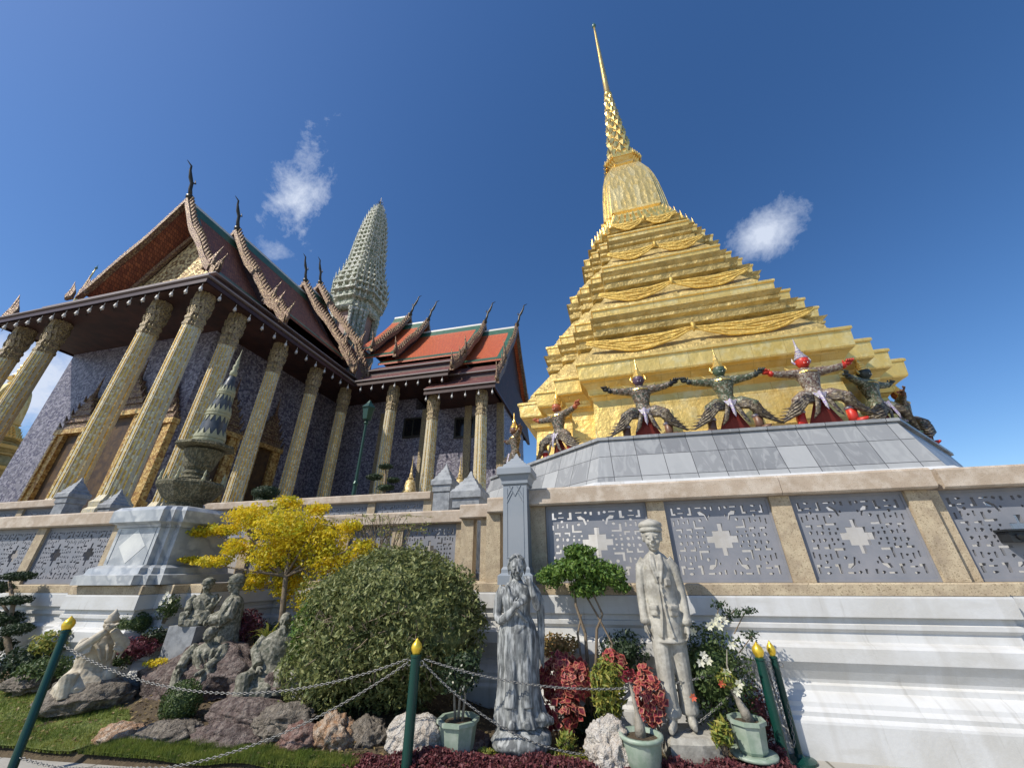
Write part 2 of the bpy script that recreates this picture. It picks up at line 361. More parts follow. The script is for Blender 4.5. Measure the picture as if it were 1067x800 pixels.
def lattice_mesh(w, h, t=.05):
    mb = MB(); x0, x1, z0, z1 = .035, w-.035, .045, h-.045; rep = 2 if (x1-x0) > 1.35*(z1-z0)*1.25 else 1
    loops = [[(0, 0), (w, 0), (w, h), (0, h)]]
    full = [CROSS]
    for hole in HOLES:
        for mu in (0, 1):
            for mv in (0, 1): full.append([((1-u if mu else u), (1-v if mv else v)) for u, v in hole])
    for r_ in range(rep):
        for hole in full: loops.append([(x0+(x1-x0)*(u+r_)/rep, z1-(z1-z0)*v) for u, v in hole])
    vv = [[Vector((x, z, 0)) for x, z in lp] for lp in loops]; flat = [p for lp in vv for p in lp]; tris = tessellate_polygon(vv)
    n = len(flat); o = len(mb.v); mb.v += [(p.x, 0, p.y) for p in flat]+[(p.x, t, p.y) for p in flat]
    fs = [tuple(tr) for tr in tris]+[tuple(i+n for i in reversed(tr)) for tr in tris]; k = 0
    for lp in vv:
        m_ = len(lp)
        for i in range(m_): a_, b_ = k+i, k+(i+1) % m_; fs.append((a_, b_, b_+n, a_+n))
        k += m_
    mb.f += fs; mb.m += [0]*len(fs)
    # raised mitred frame and fret ridges
    for a_, b_, c_, d_ in ((.0, w, .0, .03), (.0, w, h-.03, h), (0, .025, .03, h-.03), (w-.025, w, .03, h-.03)): mb.box(a_, b_, -.014, -.0005, c_, d_)
    return mb
PANEL = {}
def lattice(name, w, h, parent, loc, rz=0):
    key = (round(w, 2), round(h, 2))
    if key in PANEL: o = PANEL[key].copy(); scn.collection.objects.link(o)
    else: o = lattice_mesh(w, h).build(name, M['lattice']); PANEL[key] = o
    o.parent = parent; o.location = loc; o.rotation_euler[2] = rz; return o
def balustrade(p0, p1, z0, z1, posts, label, cop=.23, pw=.11, m_post='granite_y', ext=(0, 0), group='stone balustrades with grey lattice panels'):
    """front face on the line p0->p1; posts: distances along it"""
    p0, p1 = Vector(p0), Vector(p1); Ln = (p1-p0).length; a = math.atan2(p1.y-p0.y, p1.x-p0.x)
    r = empty('balustrade', (p0.x, p0.y, z0), label, 'balustrade', group, a); zt = z1-z0
    cuts = [-ext[0]] + [x+.02 for i, x in enumerate(posts) if i % 3 == 2 and 1 < x < Ln-1] + [Ln+ext[1]]
    for i in range(len(cuts)-1):
        k = MB(); x0, x1 = cuts[i]+.003, cuts[i+1]-.003
        prof = [(-.08, zt-cop), (-.10, zt-cop+.02), (-.10, zt-.025), (-.075, zt), (.255, zt), (.28, zt-.025), (.28, zt-cop+.02), (.26, zt-cop)]
        k.loft([[(x, y, z) for y, z in prof] for x in (x0, x1)]); k.build('coping', M['granite'], r)
    for i, x in enumerate(posts):
        k = MB(); k.box(x-pw, x+pw, -.004, .2, .003, zt-cop-.003); k.build('post', M[m_post], r)
    for x0, x1 in zip(posts[:-1], posts[1:]):
        wd = x1-x0-2*pw-.006
        if wd < .25: continue
        lattice('lattice_panel', wd, zt-cop-.006, r, (x0+pw+.003, .055, .003))
    return r
X0 = -.97
ps = [at(x, 570, 5.32).x for x in (561, 690, 828, 982)]
sp = ps[2]-ps[1]
balustrade((X0, 5.32), (3.75, 5.32), 1.425, 2.60, [ps[0]-X0, ps[1]-X0, ps[2]-X0, ps[3]-X0], 'tan stone balustrade with grey fretwork panels right behind the two standing statues')
balustrade((3.86, 5.40), (12, 5.40), 1.425, 2.60, [-.13, 1.38, 2.8, 4.15, 5.5, 6.85, 8.0], 'tan stone balustrade section at the right edge with a dark camera box', ext=(0, 0))
balustrade((-1.70, 5.86), (-1.22, 5.86), 1.425, 2.60, [.06, .42], 'short stepped balustrade section just left of the tall grey pillar', ext=(.02, -.02))
balustrade((-2.35, 6.4), (-1.80, 6.4), 1.425, 2.60, [.1, .45], 'short stepped balustrade section second from the tall grey pillar', ext=(.02, 0))
balustrade((-7.4, 6.95), (-2.45, 6.95), 1.425, 2.60, [.1, 1.25, 2.4, 3.55, 4.85], 'recessed tan balustrade behind the round bush and the yellow tree', ext=(0, 0))
balustrade((-22.9, 5.32), (-8.35, 5.32), 1.425, 2.60, [14.45-1.9*k for k in range(7, -1, -1)], 'tan balustrade on the left in front of the temple beside the marble pedestal')
balustrade((-30, 7.4), (-13.8, 7.4), 2.43, 3.40, [16.1-1.75*k for k in range(9, -1, -1)], 'upper tan balustrade at the far left below the gilded columns', cop=.2)
balustrade((-12.4, 9.1), (-4.2, 9.1), 2.43, 3.40, [.1+1.6*k for k in range(6)], 'upper tan balustrade in the middle below the violet temple wing', cop=.2)
# ------------------------------------------------------------------ pillars with stepped caps
def cap_post(x, y, z0, z1, hw, label, m='post_stone', pyr=.42, group='grey stone posts with stepped pyramid caps', panel=False, cw=.84):
    r = empty('grey_stone_post', (x, y, z0), label, 'stone post', group); h = z1-z0
    def sq(e, z): return [(-e, -e, z), (e, -e, z), (e, e, z), (-e, e, z)]
    k = MB(); k.loft([sq(hw*1.35, 0), sq(hw*1.35, .10), sq(hw*1.12, .13), sq(hw*1.12, .17), sq(hw, .2), sq(hw, h-pyr-.26*hw/.16)])
    s = k.build('shaft', M[m], r)
    if panel:
        k = MB(); zt = h-pyr-.3
        for xx in (-hw*.72, hw*.62): k.box(xx, xx+.014, -hw-.006, -hw+.004, .3, zt)
        k.box(-hw*.72+.016, hw*.6, -hw-.006, -hw+.004, .3, .314)
        for sx in (-1, 1):
            for dz in (0, -.07):
                k.tube([(sx*hw*.68, -hw-.003, zt-.13+dz), (sx*.03, -hw-.003, zt+.02+dz)], .007, 4); 
            k.tube([(sx*hw*.5, -hw-.003, zt+.03), (sx*.0, -hw-.003, zt-.11)], .007, 4)
        k.build('carving', M[m], s)
    k = MB(); z = h-pyr-.26*hw/.16+.003; u = hw/.16
    R = [sq(hw*.98, z), sq(hw*1.12, z+.02*u), sq(hw*1.12, z+.06*u), sq(hw*1.35*cw, z+.12*u), sq(hw*1.55*cw, z+.14*u), sq(hw*1.55*cw, z+.22*u), sq(hw*1.4*cw, z+.25*u)]
    zz = z+.26*u; n = 4
    for i in range(n):
        e0 = hw*(1.05-.26*i); e1 = hw*(.95-.26*i); dz = (h-zz)/(n+.6)
        R += [sq(e0, zz+i*dz), sq(e1, zz+(i+.7)*dz)]
    R += [sq(hw*.06, h)]
    k.loft(R); k.build('stepped_cap', M[m], r)
    return r
cap_post(-1.12, 5.24, 1.42, at(538, 470, 5.1).z, .165, 'tall grey carved pillar standing between the bush and the right balustrade', 'greystone', .22, panel=True, cw=.95)
cap_post(at(70, 530, 7.4).x, 7.4, 2.3, at(89, 499, 7.4).z+.05, .19, 'grey post with pointed cap, left one of the pair below the gilded columns')
cap_post(at(118, 530, 8.2).x, 8.2, 2.3, at(126, 513, 8.2).z+.1, .19, 'grey post with pointed cap, right one of the pair below the gilded columns')
cap_post(at(463, 520, 8.9).x, 8.9, 2.3, at(468, 483, 8.9).z, .21, 'grey post with pyramid cap at the right end of the upper balustrade')
cap_post(at(490, 520, 7.9).x, 7.9, 1.42, at(492, 491, 7.9).z, .26, 'squat grey post with thin spike behind the stepped balustrade')
k = MB(); q = at(198, 520, 8.6); cap_post(q.x, 8.6, 2.3, 3.75, .22, 'low grey post half hidden behind the marble pedestal')
# small dark camera box seen through the right lattice
r = empty('camera_box', (4.33, 5.33, 1.80), 'black boxy security camera on the far right balustrade panel', 'security camera')
M['black'] = mat('black_plastic', (.02, .022, .024), .4)
M['blackgloss'] = mat('black_glass', (.01, .01, .012), .1)
k = MB(); k.box(-.12, .25, -.02, .124, .0, .10); k.build('housing', M['black'], r)
k = MB(); k.box(-.14, .27, -.05, .12, .105, .125); k.build('hood', M['black'], r)
k = MB(); k.lathe([(.03, 0), (.03, .02), (.02, .021)], (0, 0, 0), 12, M=Matrix.Rotation(rad(90), 4, 'X')); o = k.build('lens', M['blackgloss'], r); o.location = (-.05, -.02, .05)
# ================================================================== GOLDEN CHEDI
DL = rad(-2.5)   # slight turn of the whole tower
CX, CY = 2.78, 12.4
def redent(E, F=None, n=3, z=0, fr=.59):
    F = E*fr if F is None else F; s = (E-F)/n; q = [(F, -E)]
    for i in range(n): q += [(F+i*s, -E+(i+1)*s), (F+(i+1)*s, -E+(i+1)*s)]
    q = q[:-1] + [(E, -F)] if False else q
    pts = []
    for k in range(4):
        c, s_ = [(1, 0), (0, 1), (-1, 0), (0, -1)][k]
        pts += [(x*c-y*s_, x*s_+y*c, z) for x, y in q]
    return pts
def oct_(E, F, z):
    q = [(F, -E), (E, -F)]; pts = []
    for k in range(4):
        c, s_ = [(1, 0), (0, 1), (-1, 0), (0, -1)][k]
        pts += [(x*c-y*s_, x*s_+y*c, z) for x, y in q]
    return pts
chedi = empty('golden_chedi', (CX, CY, 1.4), 'tall gold mosaic stepped pagoda with a needle spire on a grey marble plinth', 'pagoda', None, DL)
Z = lambda z: z-1.4
def rl(name, prof, m, parent=chedi, fr=.59, sub=None, shift=None):
    k = MB(); R = []
    for E, z in prof:
        ring = redent(E, None, 3, Z(z), fr)
        if shift: ring = [(x+shift(z), y, zz) for x, y, zz in ring]
        R.append(ring)
    k.loft(R); o = boxuv(k.build(name, m if not isinstance(m, str) else M[m], parent)); return o
k = MB(); k.loft([oct_(5.78, 2.72, Z(1.405)), oct_(5.72, 2.68, Z(2.86)), oct_(5.66, 2.64, Z(2.92))]); led = k.build('white_ledge', M['white'], chedi); led.rotation_euler[2] = rad(4.5); led.location[0] = -.38
k = MB()
for i in range(11): 
    k.lathe([(.025, 0), (.025, .012)], (-2.5+i*.5, -5.725, Z(2.68)), 8, M=Matrix.Rotation(rad(90), 4, 'X'))
k.build('drain_holes', M['black'], led)
k = MB(); k.loft([oct_(5.60, 2.60, Z(2.925)), oct_(5.30, 2.46, Z(3.76)), oct_(5.34, 2.50, Z(3.765)), oct_(5.34, 2.50, Z(3.82)), oct_(5.28, 2.46, Z(3.825))]); pq = boxuv(k.build('marble_plinth', M['marble_grey'], chedi)); pq.rotation_euler[2] = rad(4.5); pq.location[0] = -.38
rl('figure_wall', [(4.55, 3.83), (4.55, 3.98), (4.38, 4.05), (4.28, 4.2), (4.22, 5.12), (4.30, 5.2), (4.36, 5.22), (4.40, 5.36), (4.55, 5.48)], 'gold')
def tier(z0, z1, zb, E, E0, E1, cloth=True):
    """cornice between z0 and z1, then the dull wall above up to zb"""
    c = rl('cornice', [(E-.10, z0-.01), (E-.02, z0+.015), (E, z0+.05), (E+.03, z1-.10), (E+.07, z1-.085), (E+.07, z1-.03), (E+.02, z1), (E0+.02, z1+.02)], 'gold')
    h = zb-z1
    wl = rl('recessed_wall', [(E0+.02, z1+.025), (E0+.06, z1+.10), (E0-.02, z1+.2), (E0*.965+E1*.035, z1+.26), (E1-.02, z1+h*.66), (E1+.12, z1+h*.68), (E1+.16, z1+h*.75), (E1+.12, z1+h*.76), (E1+.02, z1+h*.80), (E1+.02, z1+h*.84), (E1+.12, z1+h*.87), (E1+.14, z1+h*.91), (E1+.08, z1+h*.92), (E1+.22, z1+h-.015)], 'gold_dull')
    if cloth:
        F = E0*.59; k = MB()
        for q in range(6):
            pth = []
            for i in range(41):
                t = i/40; x = -F+.1+(2*F-.2)*t; s = abs(math.sin(t*2*math.pi)); 
                pth.append((x+.02*math.sin(i*1.7+q), -E0-.03-.015*(q % 2)+.10*(E0-E1), Z(z1+.74-(.08+.055*q)*s-.012*q+.012*math.sin(t*31+q*2))))
            k.tube(pth, [.022+.016*abs(math.sin(i/40*2*math.pi))+.006*math.sin(i*2.1+q*3) for i in range(41)], 6, up=(0, 1, 0))
        k.tube([(0, -E0-.05, Z(z1+.80)), (0.01, -E0-.07, Z(z1+.72)), (.0, -E0-.06, Z(z1+.56))], [.03, .055, .02], 7)
        k.build('cloth_sash', M['orange_cloth'], wl, True)
    return c
tier(5.49, 5.97, 7.72, 4.65, 4.38, 3.72)
tier(7.73, 8.09, 10.0, 3.79, 3.54, 2.88)
tier(10.01, 10.38, 11.97, 2.90, 2.70, 2.20)
tier(11.98, 12.36, 12.95, 2.25, 2.06, 1.88, cloth=True)
tx = lambda z: .0 if z < 14.5 else (z-14.5)*.014
def petals(name, rows, parent, m='gold_bright', fr=.59):
    k = MB()
    for E, z, hgt, wd in rows:
        ring = redent(E, None, 3, Z(z), fr); n = len(ring); sh = tx(z)
        for i in range(n):
            a, c = Vector(ring[i]), Vector(ring[(i+1) % n]); Ls = (c-a).length; t = (c-a).normalized(); nrm = Vector((t.y, -t.x, 0)); q = max(1, round(Ls/wd)); ww = Ls/q
            for j in range(q):
                p = a+t*(j+.5)*ww+nrm*.0; p.x += sh
                k.add([p-t*ww*.48, p+t*ww*.48, p+t*ww*.3+nrm*.06+Vector((0, 0, hgt*.5)), p+nrm*.10+Vector((0, 0, hgt)), p-t*ww*.3+nrm*.06+Vector((0, 0, hgt*.5)), p-nrm*.1+Vector((0, 0, hgt*.6))], [(0, 1, 2, 3, 4), (1, 0, 5), (2, 1, 5), (3, 2, 5), (4, 3, 5), (0, 4, 5)])
            k.lathe([(.04, 0), (.075, .05), (.03, hgt*.8), (.0, hgt*1.5)], (a.x+sh, a.y, a.z), 5)
    return k.build(name, M[m], parent)
lb = rl('lotus_base', [(1.90, 12.96), (1.95, 13.05), (1.72, 13.1), (1.68, 13.5), (1.74, 13.55), (1.74, 13.62), (1.50, 13.66), (1.42, 14.05), (1.50, 14.1), (1.50, 14.2), (1.36, 14.24), (1.32, 14.4), (1.42, 14.46), (1.42, 14.58)], 'gold', fr=.62)
petals('lotus_petals', [(1.88, 13.08, .34, .26), (1.74, 13.36, .3, .24), (1.62, 13.66, .3, .22), (1.50, 13.9, .26, .2)], lb, fr=.62)
bell = rl('bell', [(1.30, 14.6), (1.28, 15.0), (1.24, 15.6), (1.18, 16.3), (1.09, 17.0), (.97, 17.6), (.80, 18.1), (.62, 18.35), (.56, 18.4)], 'gold_bell', fr=.74, shift=tx)
rl('spire_base', [(.58, 18.41), (.66, 18.46), (.66, 18.6), (.56, 18.64), (.70, 18.75), (.78, 18.85), (.78, 19.05), (.64, 19.1)], 'gold_bright', fr=.62, shift=tx)
petals('spire_petals', [(.80, 18.8, .25, .18)], chedi)
k = MB(); prof = []; z = 19.1; nlev = 13
for i in range(nlev):
    t = i/nlev; r_ = .56*(1-t)+.17*t; dz = (25.3-19.1)/nlev; zz = 19.1+i*dz
    k.lathe([(r_*.8, Z(zz)), (r_, Z(zz+dz*.25)), (r_*.95, Z(zz+dz*.6)), (r_*.72, Z(zz+dz))], (tx(zz), 0, 0), 16)
    for j in range(10):
        a = 2*math.pi*(j+.5*(i % 2))/10; cx, cy = math.cos(a), math.sin(a); w_ = r_*.34
        P = lambda rr, tt, h: (tx(zz)+cx*rr-cy*tt, cy*rr+cx*tt, Z(zz+h))
        k.add([P(r_, -w_, dz*.5), P(r_*1.02, 0, -dz*.1), P(r_, w_, dz*.5), P(r_*.95, 0, dz*1.05), P(r_*1.28, 0, dz*.5)], [(0, 1, 4), (1, 2, 4), (2, 3, 4), (3, 0, 4)])
k.build('lotus_cone', M['gold_bright'], chedi)
k = MB(); R = []
for r_, z in [(.19, 25.3), (.23, 25.45), (.16, 25.6), (.15, 27), (.11, 30), (.07, 33), (.05, 33.6)]:
    R.append([(tx(z)+r_*math.cos(a*math.pi/6), r_*math.sin(a*math.pi/6), Z(z)) for a in range(12)])
k.loft(R); nd = k.build('needle', M['gold_bright'], chedi, True)
k = MB(); k.lathe([(.04, 0), (.09, .05), (.14, .2), (.09, .36), (.03, .45), (.015, .7)], (tx(33.6), 0, Z(33.6)), 12); M['finial'] = mat('green_glass', (.08, .16, .12), .2); k.build('finial', M['finial'], nd, True)
twin = copy_tree(chedi); twin.location = (-55.3, 21.2, 1.4); twin['label'] = 'distant gold spire tip peeping over the temple eave at upper left'
# ================================================================== DEMON GUARDIANS
def spk(name, c, c2, c3, scale=38): return mat(name, c, .45, .15, pattern=vor_pat(c2, c3, scale), bump=.5, bscale=60, bdist=.01)
M['armor'] = spk('jewelled_armour', (.13, .09, .06), (.30, .25, .20), (.05, .07, .05))
M['armor_g'] = spk('green_jewelled_armour', (.07, .09, .05), (.26, .26, .19), (.12, .09, .05))
M['armor_r'] = spk('silver_jewelled_armour', (.20, .15, .11), (.12, .07, .06), (.32, .29, .24))
M['skirt'] = spk('mosaic_skirt', (.11, .085, .055), (.24, .20, .14), (.06, .05, .05), 30)
M['jewel'] = spk('jewelled_sash', (.33, .31, .35), (.28, .22, .38), (.5, .48, .4), 50)
M['redcloth'] = mat('dark_red_cloth', (.16, .02, .015), .7)
FC = dict(purple=(.10, .06, .10), green=(.07, .11, .07), red=(.55, .035, .02), brown=(.16, .08, .05), dark=(.04, .05, .045), black=(.02, .02, .02), orange=(.45, .12, .05))
for k_, c_ in FC.items(): M['f_'+k_] = mat('painted_'+k_, c_, .4, 0, var=tuple(x*.6 for x in c_), vscale=8)
M['white_paint'] = mat('white_paint', (.75, .73, .68), .5)
def demon(loc, face, hand, boot, armor, label, rz=0, crown='gold_bright', lean=0, sc=1.0):
    r = empty('guardian_figure', loc, label, 'statue', 'giant guardian figures holding up the golden pagoda', rz); r.scale = (sc, sc, sc); r.rotation_euler[1] = lean
    k = MB()
    k.lathe([(.13, .50), (.17, .58), (.15, .68), (.125, .78), (.15, .90), (.19, 1.05), (.18, 1.14), (.10, 1.20), (.07, 1.24)], (0, -.26, 0), 16, sx=1.1, sy=.8)
    for s in (-1, 1):
        k.tube([(s*.14, -.26, 1.12), (s*.26, -.27, 1.12), (s*.40, -.29, 1.13), (s*.50, -.30, 1.14), (s*.62, -.31, 1.18)], [.095, .092, .075, .072, .052], 10)
        k.tube([(s*.08, -.26, .60), (s*.22, -.33, .60), (s*.40, -.42, .50), (s*.41, -.38, .36), (s*.40, -.33, .2)], [.12, .135, .10, .085, .07], 10)
    bd = k.build('body', M[armor], r, True); remesh(bd, .022, 1)
    k = MB()
    for s in (-1, 1):   # epaulettes
        k.tube([(s*.10, -.26, 1.17), (s*.20, -.26, 1.19), (s*.28, -.27, 1.21), (s*.33, -.27, 1.27)], [.05, .05, .035, .008], 6)
    k.lathe([(.10, 1.16), (.19, 1.12), (.20, 1.09), (.17, 1.08)], (0, -.26, 0), 14, sy=.85); k.build('collar', M['gold_bright'], bd); k = MB(); k.lathe([(.15, .66), (.18, .63), (.17, .58)], (0, -.26, 0), 14, sy=.85)
    k.build('belt', M['gold_bright'], bd)
    for s in (-1, 1):
        k = MB(); k.ell((s*.69, -.31, 1.20), (.075, .05, .04), 8, 6)
        for q in range(4): k.tube([(s*(.66+.03*q), -.34, 1.21), (s*(.68+.035*q), -.37, 1.25), (s*(.70+.03*q), -.34, 1.28)], [.016, .015, .01], 5)
        k.tube([(s*.64, -.30, 1.2), (s*.62, -.34, 1.26)], [.018, .012], 5)
        k.lathe([(.055, -.05), (.06, 0), (.045, .03)], (s*.62, -.31, 1.17), 8, M=Matrix.Rotation(s*rad(60), 4, 'Y')); k.build('hand', M[hand], r, True)
        k = MB(); k.tube([(s*.40, -.35, .30), (s*.40, -.33, .14), (s*.40, -.33, .05)], [.085, .075, .08], 10); k.tube([(s*.38, -.30, .045), (s*.46, -.42, .04), (s*.52, -.50, .06)], [.06, .055, .02], 8)
        o = k.build('boot', M[boot], r, True)
        k = MB(); k.lathe([(.085, .27), (.10, .29), (.09, .32)], (s*.40, -.35, 0), 10); k.build('boot_trim', M['jewel'], o)
    k = MB(); k.ell((0, -.29, 1.345), (.115, .12, .14), 14, 10); k.ell((0, -.39, 1.33), (.022, .03, .03), 8, 6); k.ell((0, -.375, 1.275), (.05, .03, .025), 8, 6)
    for s in (-1, 1): k.ell((s*.105, -.27, 1.34), (.02, .03, .045), 8, 6); k.tube([(s*.02, -.385, 1.385), (s*.06, -.375, 1.40)], .012, 5)
    hd = k.build('head', M[face], r, True)
    k = MB()
    for s in (-1, 1): k.ell((s*.04, -.378, 1.36), (.018, .012, .012), 8, 6); k.tube([(s*.03, -.395, 1.275), (s*.035, -.40, 1.30)], [.006, .002], 4)
    k.build('eyes_and_fangs', M['white_paint'], hd)
    k = MB(); k.lathe([(.118, 1.40), (.125, 1.42), (.115, 1.44), (.095, 1.46), (.10, 1.48), (.07, 1.52), (.075, 1.54), (.045, 1.58), (.05, 1.60), (.025, 1.68), (.015, 1.80), (.004, 1.90)], (0, -.28, 0), 12)
    for s in (-1, 1): k.tube([(s*.12, -.27, 1.32), (s*.15, -.26, 1.38), (s*.14, -.25, 1.47)], [.02, .025, .004], 5)
    k.build('crown', M[crown], r)
    # layered skirt: pleated flaps over each thigh ending in points
    k = MB()
    for s in (-1, 1):
        for q in range(5):
            zz = .64-.035*q; x1 = .52+.05*q; k.tube([(s*.10, -.33-.01*q, zz), (s*.28, -.42-.01*q, zz-.05), (s*.44, -.44, zz-.15-.02*q), (s*x1, -.36, zz-.24-.03*q), (s*(x1+.10), -.30, zz-.22-.03*q)], [.06, .085, .08, .05, .006], 6, flat=.45)
        k.tube([(s*.06, -.40, .60), (s*.10, -.46, .42), (s*.16, -.46, .25), (s*.24, -.44, .14)], [.035, .045, .04, .008], 6, flat=.4)
    k.build('skirt', M['skirt'], r, True)
    k = MB(); k.add([(-.04, -.44, .64), (.04, -.44, .64), (.03, -.50, .34), (0, -.51, .26), (-.03, -.50, .34), (0, -.46, .66), (0, -.53, .35)], [(0, 6, 4), (0, 5, 6), (5, 1, 6), (1, 2, 6), (2, 3, 6), (3, 4, 6)])
    k.add([(-.12, -.42, .64), (-.03, -.45, .62), (-.05, -.46, .5)], [(0, 1, 2)]); k.add([(.12, -.42, .64), (.03, -.45, .62), (.05, -.46, .5)], [(0, 2, 1)])
    k.build('sash', M['jewel'], r)
    k = MB(); k.add([(-.05, -.30, .58), (.05, -.30, .58), (.30, -.26, .02), (-.30, -.26, .02), (0, -.36, .3)], [(0, 1, 4), (1, 2, 4), (2, 3, 4), (3, 0, 4)]); k.build('back_cloth', M['redcloth'], r)
    return r
fy = 7.78; fz = 3.83
demon((1.10, fy, fz), 'f_purple', 'f_black', 'f_brown', 'armor', 'dark brown guardian with violet face, left of the three on the pagoda front', DL)
demon((2.68, fy-.05, fz), 'f_green', 'f_dark', 'f_brown', 'armor_g', 'dark green guardian with green hands, middle of the three on the pagoda front', DL)
demon((4.20, fy-.04, fz), 'f_red', 'f_red', 'f_red', 'armor_r', 'red-faced guardian with red hands and red boots on the pagoda front', DL, 'jewel')
demon((-.62, 8.85, fz), 'f_orange', 'f_orange', 'f_red', 'armor', 'brown guardian with bright red boots leaning on the left corner of the pagoda', rad(-38), lean=0, sc=1.02)
demon((-1.95, 10.1, fz), 'f_brown', 'f_brown', 'f_dark', 'armor', 'brown guardian half hidden behind the tall grey pillar cap', rad(-60))
demon((at(905, 440, 8.55).x, 8.55, fz), 'f_dark', 'f_dark', 'f_green', 'armor_g', 'dark guardian with green boots at the right corner of the pagoda', rad(32))
demon((at(938, 455, 9.9).x, 9.9, fz), 'f_orange', 'f_brown', 'f_red', 'armor', 'guardian with orange face in profile near the right edge of the pagoda', rad(60))
# ================================================================== TEMPLE HALL
M['col'] = mat('column_mosaic', (.56, .50, .36), .5, .1, var=((.46, .41, .30), (.64, .56, .38)), vscale=1.0, pattern=vor_pat((.55, .47, .29), (.44, .41, .33), 22, 1, 1, .5), bump=.5, bscale=30, bdist=.02)
M['colgold'] = mat('column_gold_strip', (.80, .52, .12), .38, .6, pattern=vor_pat((.62, .36, .08), (.85, .7, .4), 9), bump=.3, bscale=30, bdist=.01)
M['capital'] = mat('carved_capital', (.34, .27, .17), .5, .3, pattern=vor_pat((.42, .33, .16), (.20, .15, .10), 18), bump=.7, bscale=14, bdist=.05)
M['violet'] = mat('violet_mosaic_wall', (.165, .155, .185), .5, 0, var=((.12, .11, .135), (.21, .20, .235)), vscale=.5, pattern=vor_pat((.28, .265, .31), (.08, .07, .11), 9), bump=.3, bscale=20, bdist=.01)
M['rosegilt'] = mat('rose_gilt_carving', (.20, .12, .08), .45, .35, pattern=vor_pat((.34, .25, .13), (.12, .07, .05), 15), bump=.8, bscale=12, bdist=.05)
M['pedgold'] = mat('gilded_pediment', (.42, .32, .17), .5, .35, pattern=vor_pat((.22, .13, .05), (.75, .60, .30), 5.5), bump=1, bscale=8, bdist=.08)
def tiles(c2): return brick_pat(c2, (.05, .02, .01), .16, .22, .012, None, .5)
M['roof_o'] = mat('orange_roof_tiles', (.52, .11, .032), .45, 0, var=((.50, .10, .03), (.68, .17, .05)), vscale=1.4, pattern=tiles((.52, .10, .03)), bump=.4, bscale=20, bdist=.02)
M['roof_shade'] = mat('shaded_roof_tiles', (.36, .12, .055), .6, 0, var=((.28, .09, .045), (.44, .16, .08)), vscale=1.4, pattern=tiles((.20, .065, .04)), bump=.6, bscale=20, bdist=.03)  # main hall slopes: their shade is put into a browner tile colour
M['roof_g'] = mat('green_roof_tiles', (.03, .10, .06), .4, 0, var=(.05, .13, .08), vscale=2)
M['roof_m'] = mat('maroon_roof_tiles', (.17, .07, .06), .5, 0, var=(.24, .11, .08), vscale=2, pattern=tiles((.14, .05, .05)), bump=.4, bscale=20, bdist=.02)
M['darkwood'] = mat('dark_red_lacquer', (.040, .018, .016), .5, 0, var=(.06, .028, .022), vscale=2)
M['bellwhite'] = mat('white_bell', (.6, .58, .54), .5)
M['trimwhite'] = mat('white_roof_trim', (.26, .22, .21), .6)
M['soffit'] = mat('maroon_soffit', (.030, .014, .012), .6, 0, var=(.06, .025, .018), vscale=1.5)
M['darkmetal'] = mat('dark_bronze', (.05, .045, .035), .4, .5)
M['frame'] = mat('gilded_door_frame', (.52, .32, .10), .45, .5, pattern=vor_pat((.34, .18, .06), (.7, .5, .2), 10), bump=.6, bscale=20, bdist=.03)
M['doorwood'] = mat('dark_door', (.05, .03, .02), .5, .1, var=(.12, .07, .03), vscale=3)
M['prang'] = mat('cream_green_mosaic', (.40, .41, .32), .5, 0, var=((.26, .29, .21), (.50, .50, .41)), vscale=1.2, pattern=vor_pat((.27, .30, .21), (.55, .54, .46), 4.5), bump=.9, bscale=6, bdist=.12)
M['prangpink'] = mat('rose_niche_wall', (.36, .22, .17), .6, 0, var=(.28, .16, .12), vscale=2)
temple = empty('temple_hall', (-27, 18, 2.4), 'grand temple hall with gilded columns, stacked orange roofs and a tiered tower', 'temple')
TO = Vector((-27, 18, 2.4))
def tb(mb, name, m, parent=None, smooth=False):
    """build a temple part in world coordinates"""
    mb.v = [tuple(Vector(v)-TO) for v in mb.v]; o = mb.build(name, M[m] if isinstance(m, str) else m, temple if parent is None else parent, smooth); return o
k = MB(); k.box(-35.6, -18.4, 10.4, 40, 2.43, 3.2); k.box(-35.2, -18.8, 10.8, 40, 3.203, 3.6); k.box(-18.39, -6.8, 23.6, 40, 2.43, 3.2); k.box(-18.79, -7.2, 24.0, 40, 3.203, 3.6); tb(k, 'podium', 'podium')
